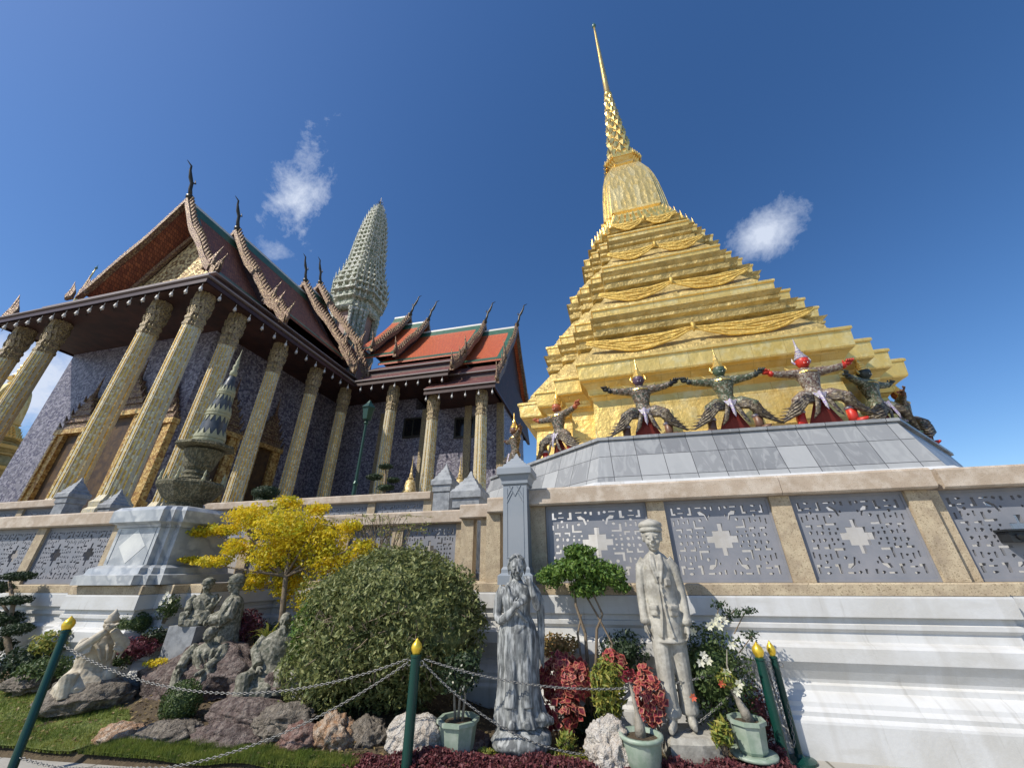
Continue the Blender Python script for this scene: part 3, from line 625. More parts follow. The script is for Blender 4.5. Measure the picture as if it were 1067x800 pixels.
# columns -----------------------------------------------------------
CE = .43
def make_col(zt):
    mb = MB(); R = []
    for E, z in [(.68, 3.6), (.68, 3.9), (.58, 4.0), (.62, 4.2), (.52, 4.3), (CE, 4.5), (CE*.88, zt-2.2)]: R.append(redent(E, None, 2, z, .5))
    mb.loft(R); return mb
def col(x, y, zt):
    c = bpy.data.objects
    key = round(zt, 1)
    if key not in COLS:
        a = make_col(zt).build('column', M['col'], temple)
        g_ = MB()
        for i, (px_, py_, _) in enumerate(redent(CE, None, 2, 0, .5)):
            if i % 5 in (1, 3): g_.tube([(px_*1.0, py_*1.0, 4.5), (px_*.88, py_*.88, zt-2.2)], [.055, .05], 6)
            
        for i in range(4):
            ca, sa = [(1, 0), (0, 1), (-1, 0), (0, -1)][i]
            for dx in (-.12, .12):
                X, Y = dx, -CE-.004; g_.tube([(X*ca-Y*sa, X*sa+Y*ca, 4.5), (.88*(X*ca-Y*sa), .88*(X*sa+Y*ca), zt-2.2)], [.035, .03], 5)
        g = g_.build('gold_ribs', M['colgold'], a)
        q = MB(); e = CE*.88; z = zt-2.2
        R = [redent(E, None, 2, zz, .5) for E, zz in [(e*1.02, z+.003), (e*1.1, z+.08), (e*1.1, z+.2), (e*1.0, z+.26), (e*1.0, z+.42), (e*1.1, z+.48), (e*1.1, z+.6), (e*.98, z+.68), (e*1.0, z+.9), (e*1.04, z+1.3), (e*1.12, z+1.75), (e*1.1, z+1.8), (e*1.1, z+1.95), (e*1.1, z+2.2)]]
        q.loft(R)
        for lev, (ee, z0, hh) in enumerate([(e*.98, z+.75, .5), (e*1.0, z+1.2, .5)]):
            for i in range(16):
                a_ = 2*math.pi*(i+.5*lev)/16; d = Vector((math.cos(a_), math.sin(a_), 0)); s = 1/max(abs(d.x), abs(d.y)); s = min(s, 1.22); t = Vector((-d.y, d.x, 0)); p = d*ee*s*.97
                q.add([p-t*.08+Vector((0, 0, z0)), p+t*.08+Vector((0, 0, z0)), p+t*.09+d*.06+Vector((0, 0, z0+hh*.5)), p+d*.09+Vector((0, 0, z0+hh)), p-t*.09+d*.06+Vector((0, 0, z0+hh*.5)), p-d*.1+Vector((0, 0, z0+hh))], [(0, 1, 2, 3, 4), (2, 1, 5), (3, 2, 5), (4, 3, 5), (0, 4, 5)])
        h = q.build('capital', M['capital'], a)
        COLS[key] = a
    else: a = copy_tree(COLS[key], temple)
    a.location = Vector((x, y, 0))-Vector((TO.x, TO.y, 2.4)); return a
COLS = {}
for x, y in [(-20.05, 12.0), (-23.1, 12.0), (-30.9, 12.0), (-33.95, 12.0), (-19.95, 13.95), (-19.95, 17.3), (-19.95, 20.8), (-19.95, 24.4)]: col(x, y, 15.3)
for x, zt in [(-15.75, 15.3), (-12.05, 14.15), (-8.05, 14.15)]: col(x, 25.0, zt)
# walls ---------------------------------------------------------------
k = MB(); k.box(-34.9, -22.6, 14.9, 40, 3.61, 15.32); tb(k, 'hall_wall', 'violet')
k = MB(); k.box(-22.59, -15.0, 27.6, 40, 3.61, 15.5); k.box(-14.99, -7.0, 27.6, 36, 3.61, 14.2); tb(k, 'wing_wall', 'violet')
k = MB()
for x in (-17.9, -13.9, -10.0, -7.2): k.box(x-.3, x+.3, 27.4, 27.597, 3.65, 14.1)
tb(k, 'wall_pilasters', 'capital')
def window(x, y, z0, wd, hg, face='y', canopy=True, m='frame'):
    """framed opening in a wall whose face looks to -Y ('y') or +X ('x')"""
    T = Matrix.Translation((x, y, z0)) @ (Matrix.Rotation(rad(90), 4, 'Z') if face == 'x' else Matrix())
    k = MB()
    for s in (-1, 1):
        k.box(s*(wd/2+.22)-.22, s*(wd/2+.22)+.22, -.28, -.003, 0, hg, T); k.box(s*(wd/2+.52)-.09, s*(wd/2+.52)+.09, -.36, -.004, -.3, hg+.1, T)
    k.box(-wd/2-.7, wd/2+.7, -.42, -.005, hg+.003, hg+.3, T); k.box(-wd/2-.8, wd/2+.8, -.5, -.006, -.6, -.003, T)
    fr = tb(k, 'window_frame', m)
    if canopy:
        k = MB(); zc = hg+.3
        for i in range(5):
            e = (wd/2+.66)*(1-i*.19); k.box(-e, e, -.42+.03*i, -.007, zc+.003+i*.42, zc+.14+i*.42, T)
            e2 = e*.82; k.box(-e2, e2, -.30, -.008, zc+.143+i*.42, zc+.42+i*.42, T)
            for s in (-1, 1): k.add([T @ Vector(p) for p in [(s*e, -.40, zc+.1+i*.42), (s*e*.86, -.40, zc+.1+i*.42), (s*e*1.04, -.40, zc+.55+i*.42), (s*e, -.2, zc+.1+i*.42), (s*e*.86, -.2, zc+.1+i*.42)]], [(0, 1, 2), (3, 2, 4), (0, 2, 3), (1, 4, 2)])
        k.lathe([(.2, 0), (.1, .3), (.05, 1.0), (.01, 1.6)], T @ Vector((0, -.2, zc+2.1)), 8)
        tb(k, 'canopy', 'rosegilt', fr) if False else k.build('canopy', M['rosegilt'], fr) if False else None
        k.v = [tuple(Vector(v)-TO) for v in k.v]; k.build('canopy', M['rosegilt'], fr)
    k = MB(); k.box(-wd/2, wd/2, -.06, -.009, 0, hg, T); k.v = [tuple(Vector(v)-TO) for v in k.v]; k.build('shutter', M['doorwood'], fr)
    return fr
window(-27, 14.9, 4.2, 2.4, 5.6); window(-23.9, 14.9, 4.8, 1.3, 4.2); window(-30.2, 14.9, 4.8, 1.3, 4.2)
for y in (17.3, 20.7): window(-22.6, y, 5.0, 1.2, 4.2, 'x')
for px_, w_ in ((345, 1.5), (430, 1.5), (484, 1.5)):
    q = at(px_, 452, 27.6); k = MB(); z0 = q.z-.2; x = q.x
    for a_, b_, c_, d_ in ((-.9, .9, -.15, 0), (-.9, .9, 1.5, 1.65), (-.9, -.75, .003, 1.497), (.75, .9, .003, 1.497), (-.05, .05, .003, 1.497)): k.box(x+a_, x+b_, 27.45, 27.597, z0+c_, z0+d_)
    fr = tb(k, 'window_frame', 'darkmetal'); k = MB(); k.box(x-.74, x+.74, 27.54, 27.596, z0, z0+1.49); k.v = [tuple(Vector(v)-TO) for v in k.v]; k.build('window_pane', M['blackgloss'], fr)
# eaves -----------------------------------------------------------------
def rring(x0, x1, y0, y1, z): return [(x0, y0, z), (x1, y0, z), (x1, y1, z), (x0, y1, z)]
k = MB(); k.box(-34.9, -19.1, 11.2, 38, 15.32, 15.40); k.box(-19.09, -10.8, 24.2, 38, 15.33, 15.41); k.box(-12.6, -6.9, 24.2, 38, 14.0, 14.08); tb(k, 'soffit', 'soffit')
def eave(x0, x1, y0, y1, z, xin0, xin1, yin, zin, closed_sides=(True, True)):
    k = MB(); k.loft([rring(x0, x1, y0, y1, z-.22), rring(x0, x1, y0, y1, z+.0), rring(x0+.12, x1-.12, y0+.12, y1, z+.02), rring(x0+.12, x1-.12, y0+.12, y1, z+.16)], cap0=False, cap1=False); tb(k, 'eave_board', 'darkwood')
    m = .52; za = z+.17+(zin-z)*.44
    ring2 = (x0+(xin0-x0)*m, x1+(xin1-x1)*m, y0+(yin-y0)*m)
    k = MB(); k.loft([rring(x0-.06, x1+.06, y0-.06, y1, z+.165), rring(x0-.06, x1+.06, y0-.06, y1, z+.24)], cap0=True); t = tb(k, 'gutter_strip', 'trimwhite')
    k = MB(); k.loft([rring(x0+.0, x1-.0, y0+.0, y1, z+.25), rring(*ring2[:2], ring2[2], y1, za)], cap0=False, cap1=False); tb(k, 'lower_skirt_roof', 'roof_m')
    k = MB(); k.loft([rring(ring2[0]+.02, ring2[1]-.02, ring2[2]+.02, y1, za-.05), rring(ring2[0]+.02, ring2[1]-.02, ring2[2]+.02, y1, za+.38)], cap0=False); tb(k, 'skirt_board', 'darkwood')
    k = MB(); k.loft([rring(ring2[0]-.2, ring2[1]+.2, ring2[2]-.2, y1, za+.384), rring(ring2[0]-.2, ring2[1]+.2, ring2[2]-.2, y1, za+.46)]); tb(k, 'gutter_strip', 'trimwhite')
    k = MB(); k.loft([rring(ring2[0]-.14, ring2[1]+.14, ring2[2]-.14, y1, za+.465), rring(xin0, xin1, yin, y1, zin)], cap0=False); tb(k, 'upper_skirt_roof', 'roof_m')
eave(-35.1, -18.9, 11.0, 38, 15.45, -32.4, -21.6, 13.2, 17.7)
k = MB()
# wing skirts
def wing_eave(x0, x1, y0, z, yin, zin):
    k = MB(); k.box(x0, x1, y0, y0+.12, z-.22, z+.0); k.box(x0, x1-.05, y0+.125, y0+.3, z-.1, z+.16); tb(k, 'eave_board', 'darkwood')
    k = MB(); k.box(x0, x1+.04, y0-.08, y0+.2, z+.165, z+.25); tb(k, 'gutter_strip', 'trimwhite')
    ym = y0+(yin-y0)*.5; zm = z+.2+(zin-z)*.42
    def slab(y0_, z0_, y1_, z1_, nm, m): 
        k = MB(); k.add([(x0, y0_, z0_), (x1, y0_, z0_), (x1, y1_, z1_), (x0, y1_, z1_), (x0, y0_+.1, z0_-.12), (x1, y0_+.1, z0_-.12), (x1, y1_+.1, z1_-.12), (x0, y1_+.1, z1_-.12)], [(0, 1, 2, 3), (4, 7, 6, 5), (0, 4, 5, 1), (3, 2, 6, 7), (0, 3, 7, 4), (1, 5, 6, 2)]); tb(k, nm, m)
    slab(y0, z+.30, ym+.1, zm, 'lower_skirt_roof', 'roof_m')
    k = MB(); k.box(x0, x1-.05, ym+.05, ym+.2, zm-.15, zm+.36); tb(k, 'skirt_board', 'darkwood'); k = MB(); k.box(x0, x1, ym-.14, ym+.1, zm+.364, zm+.45); tb(k, 'gutter_strip', 'trimwhite')
    slab(ym-.1, zm+.50, yin, zin, 'upper_skirt_roof', 'roof_m')
wing_eave(-18.88, -10.6, 24.0, 15.5, 26.9, 18.6)
wing_eave(-12.5, -6.7, 24.0, 14.0, 26.9, 17.4)
k = MB(); k.box(-6.9, -6.75, 24.2, 38, 13.8, 14.0); tb(k, 'eave_board', 'darkwood')
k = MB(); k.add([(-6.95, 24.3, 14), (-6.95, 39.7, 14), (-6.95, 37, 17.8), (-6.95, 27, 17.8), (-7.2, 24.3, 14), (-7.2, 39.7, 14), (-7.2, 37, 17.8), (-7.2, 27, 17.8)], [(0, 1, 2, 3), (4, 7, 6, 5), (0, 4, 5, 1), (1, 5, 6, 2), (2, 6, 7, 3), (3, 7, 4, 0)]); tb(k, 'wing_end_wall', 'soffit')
# hanging bells
bell0 = None
def ebell(x, y, z):
    global bell0
    if bell0 is None:
        k = MB(); k.tube([(0, 0, 0), (0, 0, -.22)], .015, 5); k.lathe([(.02, -.2), (.06, -.24), (.08, -.38), (.09, -.42)], (0, 0, 0), 8); k.add([(-.06, 0, -.50), (0, .01, -.46), (.06, 0, -.50), (0, 0, -.72), (0, -.01, -.46)], [(0, 1, 2, 3), (0, 3, 2, 4)]); bell0 = k.build('eave_bell', M['bellwhite'], temple); o = bell0
    else: o = bell0.copy(); scn.collection.objects.link(o)
    o.location = Vector((x, y, z))-TO
for i in range(17): ebell(-34.8+i*.975, 11.1, 15.23)
for i in range(13): ebell(-19.0, 12.0+i*.95, 15.23)
for i in range(8): ebell(-18.3+i*1.03, 24.1, 15.28)
for i in range(6): ebell(-12.3+i*1.07, 24.1, 13.78)
# roofs --------------------------------------------------------------------
def prof(hw, zr, zf, n=8):
    out = []
    for i in range(n+1):
        t = i/n; out.append((hw*t, zr-(zr-zf)*(t**.86)))
    return out
def P3(axis, c, a, u, z): return (c+u, a, z) if axis == 'Y' else (a, c+u, z)
def gable(axis, c, a0, a1, zr, hw, zf, m='roof_o', front=-1, chofa=True, board=True, tip=1.0, border=True, boardmat='rosegilt'):
    """gable roof running from a0 to a1; the ornate end is at a0 if front=-1, at a1 if front=+1"""
    pr = prof(hw, zr, zf); th = .16; k = MB()
    full = [(-u, z) for u, z in reversed(pr)] + pr[1:]
    R = []
    for a in (a0, a1): R.append([P3(axis, c, a, u, z) for u, z in full] + [P3(axis, c, a, u, z-th-.02) for u, z in reversed(full)])
    k.loft(R); rf = tb(k, 'roof', [M[m]] if False else m)
    ae = a0 if front < 0 else a1; d = front
    if border:
        k = MB()
        for s in (-1, 1):
            u0, z0 = pr[-1]; u1, z1 = prof(hw, zr, zf)[-2]
            t = Vector((u1-u0, z1-z0)).normalized(); q0 = Vector((u0, z0)); q1 = q0+t*.55; nrm = Vector((t.y, -t.x))*-1
            if nrm.y < 0: nrm = -nrm
            lo, hi = min(a0, a1)+.02, max(a0, a1)-.02
            pts = [q0+nrm*.02, q1+nrm*.02, q1-nrm*.02, q0-nrm*.02]
            k.loft([[P3(axis, c, a, s*p.x, p.y) for p in pts] for a in (lo, hi)])
            tt = [pr[0], pr[1]]; k.loft([[P3(axis, c, a, s*u, z) for u, z in ((.12, zr+.0), (pr[1][0]*.75, pr[1][1]+(zr-pr[1][1])*.25+.03), (pr[1][0]*.75, pr[1][1]+(zr-pr[1][1])*.25-.03), (.12, zr-.1))] for a in (lo, hi)])
            # border strip up the end
            seg = [(u, z) for u, z in pr[:-1]]+[pr[-1]]
            for w0, w1 in ((ae-d*.05, ae-d*.65),):
                vs = []; 
                for u, z in seg: vs += [P3(axis, c, w0, s*(u+.012), z+.028), P3(axis, c, w1, s*(u+.012), z+.028)]
                k.add(vs, [(2*i, 2*i+1, 2*i+3, 2*i+2) for i in range(len(seg)-1)])
        k.v = [tuple(Vector(v)-TO) for v in k.v]; k.build('green_border', M['roof_g'], rf)
    k = MB(); k.loft([[P3(axis, c, a, u, z) for u, z in ((-.16, zr-.08), (.16, zr-.08), (.13, zr+.14), (-.13, zr+.14))] for a in (a0, a1)]); k.v = [tuple(Vector(v)-TO) for v in k.v]; k.build('ridge_cap', M['bellwhite'], rf)
    if board:
        k = MB(); bw = .34
        for s in (-1, 1):
            pts = prof(hw+.25, zr+.1, zf-.15, 14); vs = []
            for i, (u, z) in enumerate(pts):
                wob = .10*math.sin(i/14*math.pi*4)
                vs.append([P3(axis, c, ae+d*.02, s*u, z-.40+wob), P3(axis, c, ae+d*bw, s*u, z-.40+wob), P3(axis, c, ae+d*bw, s*u, z+.20+wob), P3(axis, c, ae+d*.02, s*u, z+.20+wob)])
            k.loft(vs)
        bb = tb(k, 'bargeboard', boardmat)
        k = MB()
        for s in (-1, 1):
            L_ = math.hypot(hw, zr-zf); nf = int(L_/.42); pts = prof(hw+.25, zr+.1, zf-.15, nf)
            for i in range(1, nf):
                u, z = pts[i]; u2, z2 = pts[i-1]; wob = .10*math.sin(i/nf*math.pi*4); t = Vector((u2-u, z2-z)).normalized()
                b0 = Vector((u, z+.17+wob)); tipp = b0+Vector((.20, .42))+t*.1; b1 = b0+t*.34
                k.loft([[P3(axis, c, ae+d*o_, s*p.x, p.y) for p in (b0, tipp, b1)] for o_ in (.12, .24)])
        k.v = [tuple(Vector(v)-TO) for v in k.v]; k.build('flame_fins', M['rosegilt'], bb)
        for s in (-1, 1): hang(axis, c, ae+d*.18, s*(hw+.2), zf+.0, s, bb, .9)
        if chofa:
            k = MB(); q = lambda o_, z: P3(axis, c, ae+d*o_, 0, zr+z)
            k.lathe([(.12, 0), (.26, .18), (.26, .34), (.12, .5)], q(.2, .1), 8)
            k.tube([q(.2, .4), q(.42, 1.0*tip), q(.50, 1.5*tip), q(.72, 1.85*tip), q(.95, 2.4*tip), q(1.02, 2.8*tip), q(1.4, 2.95*tip)], [.14, .12, .11, .13, .08, .065, .015], 8)
            k.tube([q(.55, 1.55*tip), q(.30, 1.75*tip), q(.42, 2.0*tip)], [.08, .06, .01], 6)
            k.v = [tuple(Vector(v)-TO) for v in k.v]; k.build('horn_finial', M['darkmetal'], bb, True)
    return rf
def hang(axis, c, a, u, z, s, parent, sc=1.0):
    k = MB()
    for j, (du, hh) in enumerate(((0, 1.5), (-.28, 1.15), (-.52, .85))):
        b0 = u+s*du*sc
        q = lambda x, zz: P3(axis, c, a, b0+s*x*sc, z+zz*sc)
        k.tube([q(-.05, -.25), q(.14, .1), q(.05, .45*hh), q(.16, .75*hh), q(.36, 1.15*hh)], [.14*sc, .17*sc, .12*sc, .08*sc, .015], 6)
    k.v = [tuple(Vector(v)-TO) for v in k.v]; return k.build('naga_finial', M['rosegilt'], parent, True)
HC = -27
gable('Y', HC, 12.7, 17.2, 25.9, 5.1, 18.4, m='roof_shade')
gable('Y', HC, 16.4, 24.6, 26.8, 6.0, 18.6, m='roof_shade')
gable('Y', HC, 24.0, 27.0, 27.9, 6.2, 19.6, m='roof_shade')
gable('Y', HC, 25.8, 27.6, 29.2, 6.4, 20.6, m='roof_shade')
WC = 32.0
gable('X', WC, -21.4, -19.7, 28.3, 5.6, 20.6, front=1, m='roof_o')
gable('X', WC, -20.5, -17.3, 27.1, 5.4, 19.8, front=1)
gable('X', WC, -19, -10.4, 25.6, 5.2, 19.0, front=1)
gable('X', WC, -11.5, -6.8, 24.6, 5.2, 17.9, front=1)
# stepped lower boards on the skirts of the second section and at the wings
def skirt_board(axis, c, a, side, pts, d=1):
    k = MB(); vs = []
    for u, z in pts: vs.append([P3(axis, c, a, side*u, z-.3), P3(axis, c, a+d*.35, side*u, z-.3), P3(axis, c, a+d*.35, side*u, z+.3), P3(axis, c, a, side*u, z+.3)])
    k.loft(vs)
    for i in range(len(pts)-1):
        for j in range(3):
            t = (j+.3)/3; u = pts[i][0]*(1-t)+pts[i+1][0]*t; z = pts[i][1]*(1-t)+pts[i+1][1]*t+.28
            k.loft([[P3(axis, c, a+d*o_, side*x, zz) for x, zz in ((u-.15, z), (u+.18, z-.05), (u+.3, z+.45))] for o_ in (.1, .22)])
    bb = tb(k, 'skirt_bargeboard', 'rosegilt')
    hang(axis, c, a+d*.18, side*pts[-1][0], pts[-1][1]+.1, side, bb, .8); hang(axis, c, a+d*.18, side*pts[len(pts)//2][0], pts[len(pts)//2][1]+.1, side, bb, .8)
skirt_board('Y', HC, 16.3, 1, [(5.9, 18.5), (6.5, 17.9), (7.0, 17.6), (7.5, 16.9), (8.1, 16.4)], -1)
skirt_board('Y', HC, 23.9, 1, [(6.1, 19.4), (6.6, 18.6), (7.1, 18.0), (7.6, 17.2), (8.1, 16.6)], -1)
skirt_board('Y', HC, 25.6, 1, [(6.3, 20.4), (6.7, 19.4), (7.1, 18.6), (7.6, 17.6), (8.1, 16.8)], -1)
skirt_board('X', WC, -10.5, -1, [(5.2, 18.8), (5.8, 18.0), (6.4, 17.3), (7.2, 16.6), (8.0, 16.0)], 1)
skirt_board('X', WC, -6.75, -1, [(5.2, 17.7), (5.8, 16.9), (6.4, 16.1), (7.2, 15.3), (8.0, 14.4)], 1)
skirt_board('Y', HC, 12.75, 1, [(5.5, 18.1), (5.9, 17.8)], -1)
k = MB(); k.box(0, 0, 0, 0, 0, 0)
bb = empty('x', (0, 0, 0), 'x', 'x') if False else None
h_ = hang('Y', HC, 11.3, -7.9, 15.9, -1, temple, 1.1); 
hang('Y', HC, 12.4, -6.2, 18.1, -1, temple, .8)
# pediment
k = MB(); A = [(-27-5.2, 14.5, 17.75), (-27+5.2, 14.5, 17.75), (-27, 14.5, 25.2)]; k.poly(A, (0, .3, 0)); tb(k, 'gable_wall', 'soffit')
k = MB(); k.poly([(-27-3.3, 14.1, 19.7), (-27+3.3, 14.1, 19.7), (-27, 14.1, 24.0)], (0, .39, 0)); pd = tb(k, 'pediment', 'pedgold')
k = MB()
for s in (-1, 1): k.tube([(-27+s*3.9, 14.0, 19.3), (-27+s*2.0, 14.0, 21.9), (-27, 14.0, 24.5)], [.22, .2, .16], 6)
k.v = [tuple(Vector(v)-TO) for v in k.v]; k.build('pediment_frame', M['rosegilt'], pd)
k = MB(); k.box(-27-5.3, -27+5.3, 13.6, 14.5, 17.72, 17.95); k.box(-27-5.0, -27+5.0, 13.75, 14.49, 17.953, 18.15); k.box(-27-4.7, -27+4.7, 13.9, 14.48, 18.153, 18.7); k.box(-27-4.4, -27+4.4, 13.8, 14.47, 18.703, 18.85); k.box(-27-4.1, -27+4.1, 13.95, 14.46, 18.853, 19.35); k.box(-27-3.9, -27+3.9, 13.85, 14.45, 19.353, 19.6); tb(k, 'pediment_moulding', 'pedgold')
for a in (16.55, 24.2, 26.0):
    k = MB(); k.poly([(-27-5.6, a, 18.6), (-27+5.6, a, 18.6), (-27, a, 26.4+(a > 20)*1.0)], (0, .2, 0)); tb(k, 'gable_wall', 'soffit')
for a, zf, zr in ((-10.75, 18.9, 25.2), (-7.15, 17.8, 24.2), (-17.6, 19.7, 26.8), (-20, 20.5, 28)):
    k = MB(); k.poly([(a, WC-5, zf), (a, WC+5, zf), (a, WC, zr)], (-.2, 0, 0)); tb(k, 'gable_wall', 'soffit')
# tower --------------------------------------------------------------------
PC = (-27.0, 32)
def rp(E, z, fr=.5, n=3): return [(x+PC[0], y+PC[1], z) for x, y, _ in redent(E, None, n, 0, fr)]
k = MB(); k.loft([rp(2.6, 17, .45), rp(2.05, 24.0, .45), rp(1.85, 24.05, .45), rp(1.85, 29.2, .45)]); tw = tb(k, 'tower', 'prangpink')
def tsub(k, name, m, smooth=False): k.v = [tuple(Vector(v)-TO) for v in k.v]; return k.build(name, M[m], tw, smooth)
for z, a in ((24.1, 2.15), (29.2, 2.4)): k = MB(); k.loft([rp(a-.2, z), rp(a+.05, z+.15), rp(a+.2, z+.35), rp(a+.2, z+.6), rp(a-.05, z+.7), rp(a+.05, z+1.0)]); tsub(k, 'tower_cornice', 'prang')
k = MB()
for i, (x, y, z) in enumerate(redent(2.3, None, 3, 0, .5)):
    k.lathe([(.30, 25.0), (.32, 25.2), (.20, 25.4), (.20, 28.3), (.28, 28.5), (.22, 28.6), (.34, 29.0), (.32, 29.25)], (x+PC[0], y+PC[1], 0), 8)
    k.lathe([(.34, 17.5), (.26, 18), (.26, 23.2), (.36, 23.6), (.3, 24.1)], (x*1.03+PC[0], y*1.03+PC[1], 0), 8)
tsub(k, 'tower_columns', 'prang')
def pe(z):
    pts = [(30.2, 2.7), (31.5, 3.15), (33.5, 2.95), (35, 2.45), (37, 2.12), (39.5, 1.98), (42, 1.75), (44.5, 1.47), (46.8, 1.05), (48.2, .62), (48.8, .3)]
    for (a, b_), (c, d) in zip(pts[:-1], pts[1:]):
        if a <= z <= c: return b_+(d-b_)*(z-a)/(c-a)
    return .5
k = MB(); R = []; z = 30.2; fins = MB()
while z < 48.3:
    h = .95 if z < 36 else .86; E = pe(z)
    q_ = .52 if z < 37 else .28; R += [rp(E-q_, z), rp(E-q_+.04, z+h*.55), rp(E+.05, z+h*.62), rp(E+.05, z+h*.88), rp(E-.12, z+h*.94)]
    ring = redent(E+.02, None, 3, 0, .5); nn = len(ring)
    for i in range(nn):
        if i % 1 == 0:
            x, y, _ = ring[i]; d = Vector((x, y, 0)).normalized(); t = Vector((-d.y, d.x, 0)); p = Vector((x+PC[0], y+PC[1], z+h*.8)); w_ = .16
            fins.add([p-t*w_, p+t*w_, p+d*.12+Vector((0, 0, h*.75)), p-d*.2], [(0, 1, 2), (1, 3, 2), (3, 0, 2)])
    for s in range(4):
        for u in (-.6, 0, .6):
            ca, sa = [(1, 0), (0, 1), (-1, 0), (0, -1)][s]; X, Y = u*E*.5, -E-.04; p = Vector((X*ca-Y*sa+PC[0], X*sa+Y*ca+PC[1], z+h*.75)); t = Vector((ca, sa, 0)); d = Vector((sa, -ca, 0)); w_ = .3*E*.35
            fins.add([p-t*w_, p+t*w_, p+d*.10+Vector((0, 0, h*.8)), p-d*.2], [(0, 1, 2), (1, 3, 2), (3, 0, 2)])
    z += h
R += [rp(.6, 48.5), rp(.25, 48.9)]
k.loft(R); tsub(k, 'tower_tiers', 'prang'); tsub(fins, 'tower_antefixes', 'prang')
k = MB(); c_ = Vector((PC[0], PC[1], 0)); k.tube([c_+Vector((0, 0, 48.8)), c_+Vector((0, 0, 51.6))], [.07, .03], 6)
for zz, rr in ((49.5, .6), (50.1, .45), (50.6, .3)):
    for a in range(4):
        d = Vector((math.cos(a*math.pi/2+.4), math.sin(a*math.pi/2+.4), 0)); k.tube([c_+Vector((0, 0, zz-.2)), c_+d*rr+Vector((0, 0, zz)), c_+d*rr*.8+Vector((0, 0, zz+.35))], [.05, .04, .01], 5)
tsub(k, 'trident_finial', 'darkmetal')
# ---- small things on the upper terrace
M['stupagold'] = mat('small_stupa_gold', (.55, .40, .15), .5, .3, pattern=vor_pat((.38, .26, .1), (.7, .55, .3), 25), bump=.5, bscale=40, bdist=.01)
def small_stupa(px, Y, ztop, zb, label):
    q = at(px, 500, Y); r = empty('small_stupa', (q.x, Y, zb), label, 'stupa', 'small gold stupas at the wing'); s = (ztop-zb)
    k = MB(); k.loft([[(a*e, b_*e, z*s) for a, b_ in ((-1, -1), (1, -1), (1, 1), (-1, 1))] for e, z in ((.30, 0), (.30, .12), (.26, .14), (.24, .22), (.2, .24))]); k.build('base', M['stupagold'], r)
    k = MB(); k.lathe([(.22, .24*s), (.23, .27*s), (.19, .33*s), (.15, .44*s), (.13, .50*s), (.07, .52*s)], (0, 0, 0), 16); k.build('bell', M['stupagold'], r, True)
    k = MB(); k.lathe([(.08, .52*s), (.10, .55*s), (.05, .57*s), (.055, .62*s), (.03, .66*s), (.035, .70*s), (.015, .8*s), (.003, s)], (0, 0, 0), 12); k.build('spire', M['stupagold'], r)
for a in ((428, 10.2, at(428, 475, 10.2).z, 3.2, 'small gold stupa left of the two, between wing columns'), (479, 10.2, at(479, 476, 10.2).z, 3.2, 'small gold stupa right of the two, before the rightmost wing column')): small_stupa(*a)
M['greenpole'] = mat('dark_green_metal', (.018, .055, .04), .4, .3)
q = at(369, 512, 12.5); r = empty('lamp_post', (q.x, 12.5, 2.42), 'dark green lamp post with a lantern in front of the inner wing corner', 'lamp post'); zt = at(379, 418, 12.5).z-2.42
k = MB(); k.lathe([(.22, 0), (.2, .3), (.09, .5), (.075, 2), (.10, 2.1), (.06, 2.2), (.05, zt-1.1), (.1, zt-1.0), (.05, zt-.9)], (0, 0, 0), 10); k.build('pole', M['greenpole'], r)
k = MB(); k.lathe([(.06, zt-.9), (.18, zt-.85), (.24, zt-.4), (.3, zt-.36), (.12, zt-.15), (.03, zt)], (0, 0, 0), 6); k.build('lantern', M['greenpole'], r)
# ================================================================== MARBLE PEDESTAL AND MODEL PAGODA
PX, PY = -7.46, 5.60
ped = empty('marble_pedestal', (PX, PY, 1.43), 'grey marble pedestal with a white diamond inlay left of the yellow tree', 'pedestal')
def pr_(name, prof_, m, F=.72, n=2):
    k = MB(); k.loft([redent(E, None, n, z-1.43, F) for E, z in prof_]); return k.build(name, m, ped)
M['marble_p'] = mat('pedestal_marble', (.40, .42, .43), .3, 0, var=((.30, .32, .34), (.52, .53, .52)), vscale=1.2, pattern=veins((.30, .32, .34), 1.6), bump=.1, bscale=20, bdist=.003)
M['marble_w'] = mat('white_marble', (.66, .66, .62), .3, 0, var=(.52, .53, .52), vscale=4)
pr_('base', [(.84, 1.432), (.84, 1.56), (.76, 1.58), (.74, 1.66), (.66, 1.70)], M['marble_p'])
sh_ = pr_('shaft', [(.62, 1.703), (.62, 2.26)], M['marble_p'])
pr_('cap', [(.64, 2.263), (.65, 2.30), (.74, 2.34), (.74, 2.52), (.68, 2.58), (.50, 2.62)], M['marble_p'])
k = MB(); F = .62*.72; k.poly([(0, -.625, .30), (F*.62, -.625, .55), (0, -.625, .80), (-F*.62, -.625, .55)], (0, .01, 0)); k.build('diamond_inlay', M['marble_w'], sh_)
k = MB()
for x0, x1, z0, z1 in ((-F*.86, F*.86, .27, .285), (-F*.86, F*.86, .81, .825), (-F*.86, -F*.83, .286, .809), (F*.83, F*.86, .286, .809)): k.box(x0, x1, -.628, -.61, z0, z1)
k.build('panel_border', M['marble_p'], sh_)
M['mossstone'] = mat('weathered_carved_stone', (.10, .085, .045), .8, 0, var=((.06, .055, .03), (.20, .175, .10)), vscale=5, pattern=vor_pat((.20, .18, .11), (.08, .08, .05), 26), bump=1, bscale=40, bdist=.02)
M['slate'] = mat('dark_slate_glaze', (.045, .052, .06), .4, 0, var=(.11, .12, .13), vscale=5, bump=.2, bscale=40, bdist=.005)
M['creamstone'] = mat('cream_lotus_stone', (.34, .33, .20), .6, 0, var=(.30, .30, .19), vscale=10, bump=.5, bscale=50, bdist=.01)
pg = empty('model_pagoda', (PX-.05, PY, 2.62), 'small carved stone pagoda with dark cone and cream lotus bands on the marble pedestal', 'pagoda')
